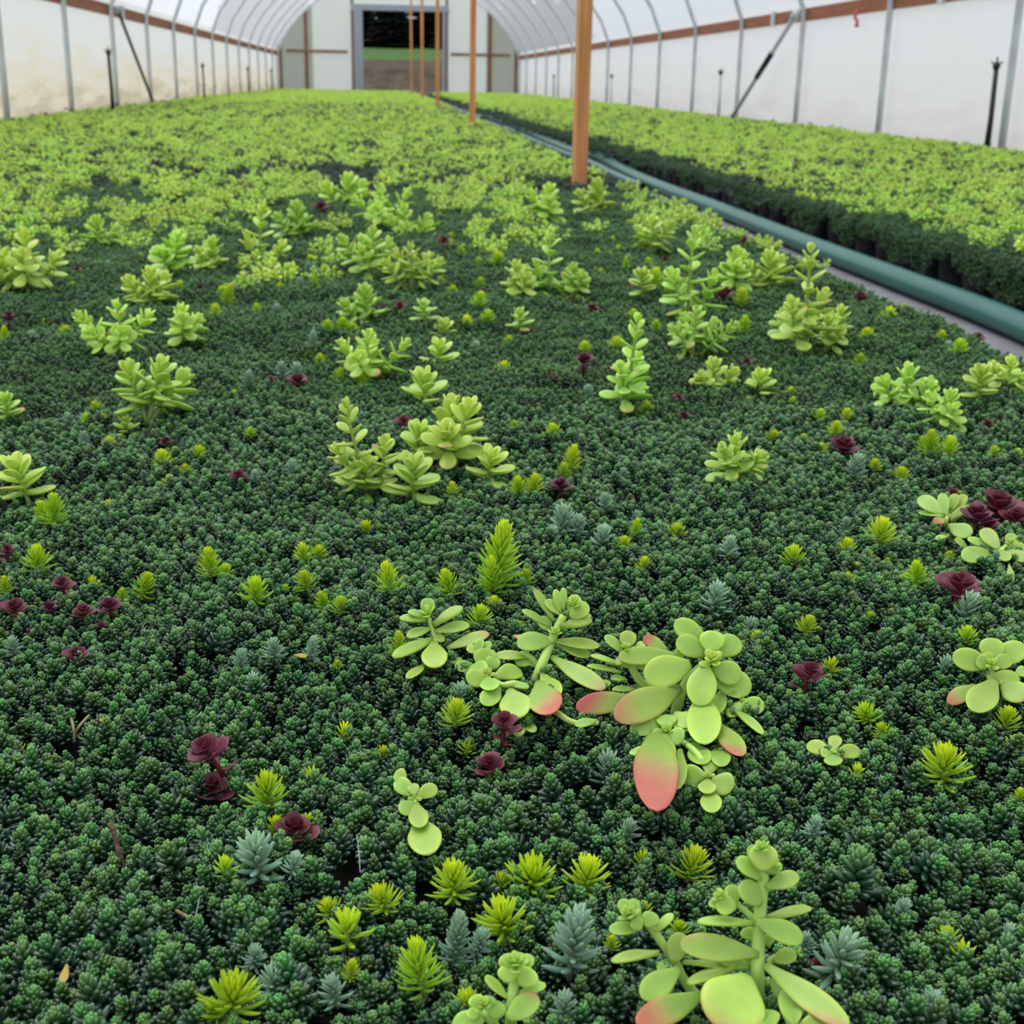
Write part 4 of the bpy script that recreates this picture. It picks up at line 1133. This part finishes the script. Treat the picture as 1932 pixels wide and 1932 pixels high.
# ------------------------------------------------------------------ maroon rosettes
MA = [(385, 1383, 84, 140, -16, 'stalk', 'maroon stalk with toothed leaves, tallest of the maroon ones, on the dark mat', 'tall maroon stalk'),
      (405, 1468, 78, 50, 10, None, 'purple-maroon rosette at the foot of the tall maroon stalk', 'purple rosette'), (437, 1528, 34, 26, 0),
      (563, 1543, 82, 62, 8, None, 'glossy maroon rosette tucked against a yellow sprig and a blue one', 'glossy maroon rosette'),
      (965, 1343, 62, 78, 10, 'stalk', 'dark maroon rosette just below the middle succulent, upper of a pair', 'upper dark maroon rosette'),
      (922, 1423, 62, 58, -8, None, 'dark purple rose-like rosette, lower of a pair under the middle succulent', 'lower dark maroon rosette'),
      (122, 1083, 44, 56, 0, 'stalk', 'small maroon rosette on a short stalk in the wall side group', 'small maroon stalk group'), (93, 1135, 36, 26, 0), (25, 1130, 52, 42, 0), (153, 1140, 46, 34, 0), (205, 1126, 50, 40, 0), (8, 1028, 34, 60, 0), (142, 1220, 50, 40, 0), (60, 1182, 28, 16, 0), (190, 1174, 22, 14, 0),
      (1522, 1245, 66, 78, 0, 'stalk', 'small upright maroon rosette standing alone on the dark mat', 'lone maroon rosette'), (1812, 1078, 84, 80, 0, None, 'wide maroon rosette behind a blue-grey sprig', 'wide maroon rosette'),
      (1895, 925, 90, 70, 0, None, 'largest dark maroon clump beside the cupped lime succulent', 'largest maroon clump'), (1850, 950, 70, 60, 0), (1920, 955, 60, 50, 0), (1870, 975, 60, 40, 0), (1800, 922, 30, 20, 0), (1895, 1113, 16, 12, 0), (1545, 1808, 38, 36, 0),
      (450, 886, 38, 36, 0), (313, 823, 28, 20, 0), (105, 892, 18, 16, 0), (510, 710, 18, 15, 0), (560, 703, 42, 32, 0), (760, 783, 34, 30, 0), (1045, 703, 32, 28, 0), (1103, 663, 36, 46, 0), (1278, 742, 24, 30, 0), (1292, 775, 26, 28, 0),
      (1597, 820, 66, 50, 12, None, 'dark maroon sprig leaning among small yellow tips', 'leaning maroon sprig'), (1410, 674, 24, 22, 0), (1865, 792, 28, 20, 0), (1060, 902, 46, 38, 0), (1845, 625, 36, 38, 0), (1625, 548, 30, 24, 0), (1365, 538, 48, 38, 0), (1255, 482, 16, 20, 0), (1120, 572, 32, 24, 0),
      (835, 443, 26, 28, 0), (12, 585, 26, 36, 0), (1402, 445, 18, 26, 0), (722, 575, 22, 22, 0), (755, 568, 22, 20, 0), (605, 378, 34, 24, 0), (473, 512, 20, 16, 0), (145, 502, 20, 18, 0), (1190, 535, 16, 16, 0), (1525, 1808, 20, 20, 0)]
put_list(MA, 'maroon', 'succulent', 'maroon rosette', 'maroon sedum rosettes')

# ------------------------------------------------------------------ blue-grey sprigs
BU = [(455, 1218, 42, 62, 0), (515, 1198, 50, 66, 0, None, 'blue-grey needle sprig, middle of three standing in a line', 'blue-grey trio'), (592, 1196, 38, 60, 12), (477, 1266, 46, 45, 0), (565, 1296, 22, 20, 0), (20, 1196, 42, 50, 0),
      (482, 1564, 112, 112, 0, None, 'large pale blue-grey star-like sprig in front of the glossy maroon rosette', 'large pale blue-grey sprig'), (560, 1604, 50, 58, 10), (480, 1778, 52, 60, 0), (514, 1812, 84, 78, 0, None, 'blue-grey open sprig low down behind the yellow corner sprig', 'low blue-grey sprig'), (622, 1838, 68, 70, -6),
      (862, 1713, 66, 120, 0, None, 'tall blue-grey sprig between the yellow foreground sprigs', 'tall blue-grey sprig'), (910, 1745, 56, 80, 8), (1095, 1698, 112, 165, 0, None, 'thickest dark blue-grey column sprig beside the foreground succulent', 'thick dark blue-grey column'), (1068, 1868, 72, 64, 0),
      (1190, 1543, 52, 52, 0), (1541, 1534, 48, 52, 0), (1710, 1690, 56, 68, 0, None, 'blue-grey sprig standing alone near the hose side corner', 'lone blue-grey sprig'), (1525, 1756, 44, 56, 0), (1602, 1752, 118, 120, 8, None, 'large blue-grey sprig right beside the foreground succulent', 'largest blue-grey sprig'), (1766, 1868, 68, 64, 0), (1908, 1738, 54, 48, 0),
      (1151, 1414, 74, 50, 0), (1382, 1005, 44, 62, 0), (1357, 1092, 62, 74, 0, None, 'pale blue-grey sprig just behind the biggest succulent', 'pale blue-grey sprig'), (1385, 1130, 44, 44, 14), (1065, 945, 66, 66, 0, None, 'wide blue-grey tuft of several heads behind the tall yellow sprig', 'wide blue-grey tuft'), (1095, 965, 50, 50, 0), (1140, 985, 56, 50, 0), (1143, 925, 36, 40, 0), (1045, 990, 40, 40, 0), (872, 1283, 48, 40, 0),
      (1845, 1112, 68, 62, 8), (1790, 1233, 54, 66, 0), (1620, 850, 54, 48, 0), (1420, 1160, 52, 34, 0), (1596, 972, 32, 26, 0), (1330, 1455, 26, 30, 0), (470, 693, 32, 52, 0), (532, 678, 36, 42, 0), (556, 680, 36, 40, 0), (550, 863, 40, 36, 0), (155, 810, 28, 26, 0), (130, 776, 34, 28, 0), (592, 620, 24, 40, 0), (480, 883, 26, 26, 0),
      (1110, 722, 32, 46, 0), (1176, 880, 26, 24, 0), (1200, 960, 24, 26, 0), (520, 570, 30, 26, 0), (485, 525, 30, 28, 0), (565, 520, 26, 22, 0), (900, 640, 26, 24, 0), (1640, 640, 28, 26, 0), (1790, 640, 26, 24, 0), (60, 620, 26, 24, 0)]
put_list(BU, 'blue', 'succulent', 'blue-grey sprig', 'blue-grey sedum sprigs')

# ------------------------------------------------------------------ yellow-green needle sprigs
NE = [(108, 925, 62, 84, 6, None, 'broad feathery yellow-green sprig, wall side, double-headed', 'feathery double yellow sprig'), (78, 940, 50, 66, -8), (70, 1024, 64, 74, 0), (12, 1083, 36, 50, 0), (170, 1084, 46, 30, 0), (228, 1108, 32, 40, 0), (275, 1072, 56, 76, 14), (383, 1031, 60, 76, -6), (425, 1060, 42, 44, 8),
      (482, 1081, 70, 60, 0), (570, 1020, 44, 50, 0), (605, 1024, 46, 44, 8), (648, 1027, 20, 18, 0), (568, 1073, 50, 58, -16), (598, 1113, 42, 56, -18), (642, 1120, 44, 50, 8), (635, 1244, 24, 20, 0), (648, 1360, 46, 44, 0, 'star'), (25, 1396, 66, 34, 0), (203, 940, 24, 12, 0, 'star'),
      (503, 1448, 98, 112, 4, None, 'yellow-green sprig on a bare stem between maroon stalk and blue-grey sprig', 'yellow sprig on a bare stem'), (590, 1450, 62, 30, 0, 'star'), (525, 1538, 60, 44, 0), (422, 1612, 56, 80, -4, 'star'), (580, 1530, 40, 36, 8, 'star'),
      (610, 1690, 66, 70, -14), (660, 1706, 100, 96, 0, 'star', 'spiky yellow-green star sprig with red-tipped neighbour behind', 'spiky yellow star sprig'), (712, 1660, 88, 90, -10), (850, 1620, 104, 118, 0, None, 'plump yellow-green sprig behind the tall blue-grey one', 'plump yellow sprig'), (944, 1644, 54, 50, 0), (1005, 1606, 132, 112, 0, None, 'widest yellow-green sprig with spreading lower leaves', 'widest yellow sprig'),
      (1115, 1615, 104, 100, 4), (955, 1690, 122, 122, 0, None, 'yellow-green sprig in front of the widest one, leaves layered', 'layered yellow sprig'), (795, 1768, 114, 150, -8, None, 'tall yellow-green sprig with open tiers of leaves', 'tiered yellow sprig'), (662, 1810, 46, 58, 0), (885, 1866, 80, 66, 0), (428, 1832, 140, 118, 4, None, 'brightest yellow sprig cut by the bottom edge', 'bright yellow corner sprig'), (395, 1880, 60, 50, -10),
      (1213, 1600, 46, 38, 0, 'star'), (1312, 1593, 92, 78, 6), (1283, 1733, 48, 40, 0), (1155, 1763, 38, 42, 0), (1215, 1700, 50, 40, 0), (1788, 1748, 62, 58, -8), (1828, 1776, 66, 54, 8, 'star'),
      (1665, 972, 72, 64, 0, None, 'round feathery yellow-green sprig, tallest of the scattered group on the hose side', 'round feathery yellow sprig'), (1505, 1024, 62, 48, 0), (1598, 1010, 48, 44, 0), (1643, 1036, 36, 22, 0), (1675, 1050, 14, 16, 0), (1617, 1058, 26, 20, 0), (1602, 1078, 40, 38, 0), (1727, 1050, 56, 74, -12), (1708, 1078, 28, 30, 0), (1792, 1038, 26, 18, 0), (1815, 1126, 32, 30, 0),
      (1410, 1143, 32, 18, 0), (1432, 1188, 34, 24, 0), (1525, 1155, 52, 56, 0), (1645, 1152, 34, 28, 0), (1720, 1168, 16, 18, 0), (1828, 1178, 52, 50, 0), (1568, 1236, 46, 32, 0, 'star'), (1630, 1320, 62, 50, -16), (1662, 1362, 46, 40, -14), (1902, 1330, 64, 48, 0), (1922, 1386, 56, 42, 0), (1617, 1438, 38, 34, 0, 'star'),
      (1795, 1403, 112, 98, -4, None, 'large bushy yellow-green sprig near the hose side edge', 'large bushy yellow sprig'), (1855, 1413, 20, 16, 0), (1925, 1480, 40, 50, 0), (692, 978, 52, 26, 0), (858, 948, 32, 18, 0), (722, 1058, 64, 88, -20, None, 'leaning yellow-green sprig, wall side of the tall feathery one', 'leaning feathery yellow sprig'), (832, 1068, 58, 74, -18),
      (962, 980, 96, 150, 4, None, 'tallest yellow-green sprig, like a small fir tree behind the succulents', 'fir-like yellow sprig'), (925, 1040, 60, 90, -6), (998, 1070, 44, 46, 8), (905, 1138, 62, 46, 0), (935, 1122, 40, 30, 0), (975, 1170, 46, 30, 0), (748, 1188, 44, 74, 0), (862, 1316, 72, 66, 8), (725, 1403, 36, 34, 0, 'star'), (880, 1395, 40, 26, 0, 'star'), (1206, 976, 36, 48, 8), (1176, 1006, 42, 44, -6), (1215, 1048, 40, 24, 0), (1280, 982, 54, 36, 0),
      (61, 816, 24, 18, 0), (160, 776, 30, 26, 0), (177, 755, 30, 22, 0), (193, 777, 26, 20, 0), (205, 820, 38, 24, 0), (120, 740, 14, 14, 0), (302, 845, 46, 40, 0), (332, 840, 26, 18, 0), (375, 836, 46, 28, 8), (350, 873, 32, 22, 0), (317, 893, 32, 14, 0), (472, 803, 28, 26, 0), (443, 733, 26, 16, 0),
      (580, 660, 30, 26, 0), (603, 664, 26, 22, 0), (955, 678, 46, 28, 0), (970, 790, 20, 20, 0), (1220, 753, 40, 32, 0), (1042, 793, 48, 56, -6), (1088, 836, 48, 60, 6), (1065, 870, 34, 40, 0), (1012, 888, 48, 54, 8), (978, 895, 44, 50, -8), (858, 905, 40, 50, 0), (1548, 768, 30, 26, 0), (1600, 768, 32, 22, 0), (1577, 790, 38, 38, 0), (1550, 833, 32, 26, 0), (1460, 808, 32, 26, 0), (1515, 816, 24, 20, 0),
      (1765, 806, 50, 66, -4, None, 'bushy yellow-green tuft of several heads between single tips', 'bushy yellow tuft'), (1800, 818, 52, 56, 6), (1740, 820, 36, 40, -8), (1875, 838, 28, 26, 0), (1920, 843, 28, 26, 0), (1655, 863, 30, 26, 0), (1700, 878, 50, 26, 0), (1622, 663, 34, 34, 0), (1495, 728, 22, 18, 0), (1498, 746, 20, 16, 0),
      (1810, 924, 26, 18, 0), (855, 948, 34, 22, 0), (640, 690, 40, 24, 0), (680, 700, 44, 26, 0), (1105, 640, 30, 26, 0), (540, 1100, 20, 14, 0, 'star'), (85, 600, 44, 24, 0), (125, 610, 36, 26, 0), (150, 590, 28, 26, 0), (405, 570, 34, 36, 0), (440, 530, 30, 46, 20), (485, 570, 26, 26, 0), (5, 610, 26, 60, 0), (520, 500, 22, 20, 0), (518, 485, 18, 18, 0), (595, 515, 24, 40, 0),
      (620, 600, 30, 28, 0), (648, 595, 36, 30, 0), (665, 605, 30, 30, 0), (905, 545, 40, 40, 0), (880, 590, 40, 36, 0), (920, 580, 36, 34, 0), (855, 535, 24, 22, 0), (960, 630, 24, 22, 0), (935, 470, 36, 30, 0), (870, 460, 24, 34, 0), (1180, 480, 20, 34, 0), (1240, 500, 46, 50, 0), (1300, 520, 26, 40, 0), (1260, 530, 24, 30, 0), (1400, 540, 40, 40, 0), (1165, 630, 50, 30, 0),
      (1195, 580, 34, 30, 0), (1240, 600, 28, 26, 0), (1405, 590, 34, 44, 0), (1640, 615, 40, 26, 0), (1680, 575, 44, 26, 0), (1710, 570, 30, 26, 0), (1780, 620, 30, 34, 0), (1810, 635, 40, 34, 0)]
put_list(NE, 'needle', 'succulent', 'yellow-green needle sprig', 'yellow-green needle sedum sprigs')

# ------------------------------------------------------------------ the crowded lime plants of the far part
taken = [(t[0], t[1]+t[3]*.6, t[2]) for t in BR]
cand = []
def lime_field(x0, x1, y0, y1, zf, dens, bed):
    y = y0
    while y < y1:
        st = .075 if y < 9 else (.10 if y < 16 else .14)
        x = x0
        while x < x1:
            a, b = x+rnd.uniform(-.45, .45)*st, y+rnd.uniform(-.45, .45)*st
            x += st
            if not in_view(a, b, .18, 40): continue
            n_ = noise.noise((a*5.0, b*2.2, 7.7))*.6+noise.noise((a*13, b*9, 2.2))*.4
            if n_ < dens(a, b): continue
            px, py, D = proj((a, b, zf(a, b)+.02))
            if bed == 0 and py > 300 and any(abs(px-t[0]) < t[2]*.55 and abs(py-t[1]) < t[2]*.5 for t in taken): continue
            cand.append((a, b, zf(a, b), px, py, D, bed, st, 0 <= px <= 1932))
        y += st
def dens_main(a, b):
    if b < 1.9: return 9
    if b < 2.3: return .10
    if b < 2.7: return -.02
    if b < 3.6: return -.20
    if b < 5: return -.18
    if b < 8: return -.26
    return -.42
def dens_right(a, b):
    if a < 1.37: return -.22
    if b < 6: return -.24
    return -.38
lime_field(XL+.16, EDGE-.02, 2.0, 33.5, mat_z, dens_main, 0)
lime_field(1.34, XR-.16, 2.1, 33.5, rmat_z, dens_right, 1)
cand.sort(key=lambda c: (not c[8], c[5]))
NI = 300-len(BR)-10
def zone(c):
    a, b, bed = c[0], c[1], c[6]
    if bed: across = 'at the hose edge' if a < 1.65 else ('in the middle' if a < 2.6 else 'by the clean wall')
    else: across = 'at the hose edge' if a > .45 else ('along the middle' if a > -.6 else 'toward the stained wall')
    return across
def stretch_(c):
    b = c[1]
    if b < 3.0: return 'well short of front post'
    if b < 3.7: return 'short of front post'
    if b < 4.6: return 'level with front post'
    if b < 6: return 'just past front post'
    return 'between the first two posts'
for c in cand[:NI]:
    a, b, z, px, py, D, bed, st, _ = c
    k = rnd.choice(K['clump']); s = rnd.uniform(.68, 1.08)*(.9 if b < 3 else 1)
    o = k.place((a, b, z-.012), s, (rnd.uniform(-.15, .15), rnd.uniform(-.2, .1), 1), rnd.uniform(0, 6.28), False)
    shade = 'tall' if s > .86 else ('low' if s < .72 else 'middling')
    if py > 385 and not bed:
        tag(o, None, 'succulent', 'lime broad-leaved sedums in the middle of the wide bed'); items.append((o, px, py, 'lime leafy clump', 80)); continue
    tag(o, '%s lime sedum %s of the %s, %s' % (shade, zone(c), 'narrow bed' if bed else 'wide bed', stretch_(c)), 'succulent',
        'lime sedums %s of the %s, %s' % (zone(c), 'narrow bed' if bed else 'wide bed', stretch_(c)))
fc = []
for k in range(5):
    r = random.Random(400+k); mb = MB(); b_broad(7, .052, .045, 2)(mb, MB(), r); fc.append(proto(mb, M['broad']))
for bed, lab in ((0, 'crowded lime leafy sedums covering the far part of the wide bed'), (1, 'crowded lime leafy sedums covering the far part of the narrower bed')):
    P, Rt, S, I = [], [], [], []
    for c in cand[NI:]:
        if c[6] != bed: continue
        P.append((c[0], c[1], c[2]-.010)); Rt.append((rnd.uniform(-.2, .2), rnd.uniform(-.2, .2), rnd.uniform(0, 6.28))); S.append(rnd.uniform(.75, 1.1)*c[7]/.085*(.95 if c[7] < .1 else .85)); I.append(rnd.randrange(5))
    print('far lime', bed, len(P))
    scatter('sedum_foliage', P, Rt, S, I, fc, M['broad'], lab, 'plants')
# small yellow, maroon and blue tips between them
cnt = 0
for i in range(900):
    py = rnd.uniform(290, 560); px = rnd.uniform(0, 1932)
    p = mat_hit(px, py)
    if p[0] > EDGE-.04 or p[0] < XL+.2 or p[1] < 1.9: continue
    if any(abs(px-t[0]) < t[2]*.5 and abs(py-t[1]) < t[2]*.5 for t in taken): continue
    kn = rnd.choices(['needle', 'maroon', 'blue'], [.68, .12, .2])[0]
    k = K[kn][rnd.randrange(2)]
    s = rnd.uniform(.8, 1.15)
    o = k.place(p+np.array((0, 0, -k.H*s*.35)), s, (rnd.uniform(-.2, .2), rnd.uniform(-.3, .1), 1), rnd.uniform(0, 6.28), False)
    cc_ = (p[0], p[1], 0, 0, 0, 0, 0)
    if py > 400:
        tag(o, None, 'succulent', 'small sprigs between the lime clumps'); items.append((o, px, py, {'needle': 'yellow-green needle tip', 'maroon': 'maroon rosette', 'blue': 'blue-grey tip'}[kn], 20)); cnt += 1; continue
    wd = {'needle': 'small yellow needle tip', 'maroon': 'small maroon rosette', 'blue': 'small blue-grey tip'}[kn]
    tag(o, '%s %s of the wide bed, %s' % (wd, zone(cc_), stretch_(cc_)), 'succulent', '%ss %s, %s' % (wd, zone(cc_), stretch_(cc_)))
    cnt += 1
    if cnt >= 170: break
# ------------------------------------------------------------------ labels of the small ones: by size and by what they stand beside
def relate(x, y, lx, ly):
    dx, dy = x-lx, (y-ly)*1.35
    if abs(dx) > abs(dy): return 'hose-side of' if dx > 0 else 'wall-side of'
    return 'in front of' if dy > 0 else 'behind'
same = {}
for o in C.objects:
    g = o.get('group')
    if o.parent is None and g and o.get('label') and (g.startswith('lime sedums ') or g.startswith('small ')) and 'front post' in o['label']+'' or (o.parent is None and g and o.get('label') and 'first two posts' in o['label']):
        same.setdefault(o['label'], []).append(o)
for lab, L in same.items():
    if len(L) < 2: continue
    L.sort(key=lambda o: o.location.y)
    wds = lab.split(' '); k = next(i for i, q in enumerate(wds) if q in ('sedum', 'tip', 'rosette'))
    for i, o in enumerate(L):
        o['label'] = ' '.join(wds[:k+1])+', '+WORDS[min(i, len(WORDS)-1)]+' one '+' '.join(wds[k+1:]).replace('the wide', 'wide').replace('the narrow', 'narrow').replace('the hose edge', 'hose edge').replace('the stained wall', 'stained wall')
bucket = {}
for it in items:
    o, x, y, word, wp = it
    c = sorted(LM, key=lambda l: math.hypot(l[1]-x, (l[2]-y)*1.35))
    nm, lx, ly = c[0]
    bucket.setdefault((word, nm, relate(x, y, lx, ly)), []).append((math.hypot(lx-x, ly-y), it))
for (word, nm, rel), L in bucket.items():
    L.sort(key=lambda q: q[0])
    for i, (_, it) in enumerate(L):
        o, x, y, word, wp = it
        D = d_at(x, y); mmw = wp*D/F*1000
        size = ('tiny', 'small', 'medium', 'broad')[0 if mmw < 12 else 1 if mmw < 18 else 2 if mmw < 30 else 3]
        if len(L) == 1: o['label'] = '%s %s %s the %s' % (size, word, rel, nm)
        else: o['label'] = '%s %s, %s %s the %s' % (size, word, WORDS[min(i, len(WORDS)-1)], rel, nm)

# a dry twig standing in the mat and fallen bits
T0 = mat_hit(207, 1552, .012); T1 = mat_hit(226, 1612, .002)
mb = MB(); tube(mb, catmull([T0, T0*.6+T1*.4+np.array((.0006, 0, 0)), T0*.3+T1*.7, T1, T1+np.array((.002, -.002, -.01))], 6), [.0012, .0014, .0010, .0015, .0010, .0013, .0009]*4, 8)
tag(mb.obj('dry_twig', M['twig']), 'short dry brown twig poking out of the dark mat', 'twig')
for (x, y, dx, dy, lab) in ((190, 1362, 6, -8, 'tiny orange withered leaf on the bare stems'), (555, 1236, 24, 3, 'small yellow fallen leaf curled beside the line of blue-grey sprigs'), (126, 1820, -8, 40, 'yellow-brown narrow fallen leaf on the dark mat near the corner')):
    p0 = mat_hit(x, y, .004); p1 = mat_hit(x+dx, y+dy, .004); mb = MB()
    leaf(mb, p0, p1-p0, (0, -.5, 1), np.linalg.norm(p1-p0), .0035, .0008, 'broad', 8, 8, bend=.1, c0=(.5, .35, .06), c1=(.55, .2, .05) if dx == 6 else (.5, .42, .08))
    tag(mb.obj('fallen_leaf', M['stem']), lab, 'leaf')
for pts_, lab in (([(1100/2.972+0, 1350+930/2.972), (1118/2.972, 1350+1010/2.972), (1097/2.972, 1350+1128/2.972)], 'thin white hair-like fibre lying over the gap near the pale blue-grey sprig'), ([(550+365/2.972, 1450+370/2.972), (550+378/2.972, 1450+470/2.972), (550+385/2.972, 1450+580/2.972)], 'thin pale fibre hanging in the dark gap below the glossy maroon rosette')):
    mb = MB(); tube(mb, catmull([mat_hit(px, py, .006) for px, py in pts_], 6), .00018, 5)
    tag(mb.obj('plant_fibre', M['alu']), lab, 'fibre')

# bare stems showing in the gap of the mat
for pts_, lab in (([(140, 1398), (138, 1372), (130, 1350), (100, 1338)], 'bare tan stem curving in the gap of the mat, wall-side of the orange withered leaf'), ([(138, 1390), (150, 1370), (168, 1350)], 'bare tan stem leaning toward the orange withered leaf'), ([(142, 1392), (166, 1378), (190, 1364)], 'bare pale stem lying low toward the hose side in the mat gap'), ([(322, 1712), (350, 1728), (372, 1738)], 'bare brownish stem lying across the dark gap by the pale blue-grey sprig')):
    mb = MB(); tube(mb, catmull([mat_hit(px, py, -.004 if i == 0 else .002) for i, (px, py) in enumerate(pts_)], 5), .0008, 7, (.30, .27, .13))
    tag(mb.obj('bare_stem', M['stem']), lab, 'stem', 'bare stems in the gaps of the mat')
for o in C.objects:
    l = o.get('label')
    if l and o.parent is None and len(l.split()) > 16: print('LONG', len(l.split()), l)
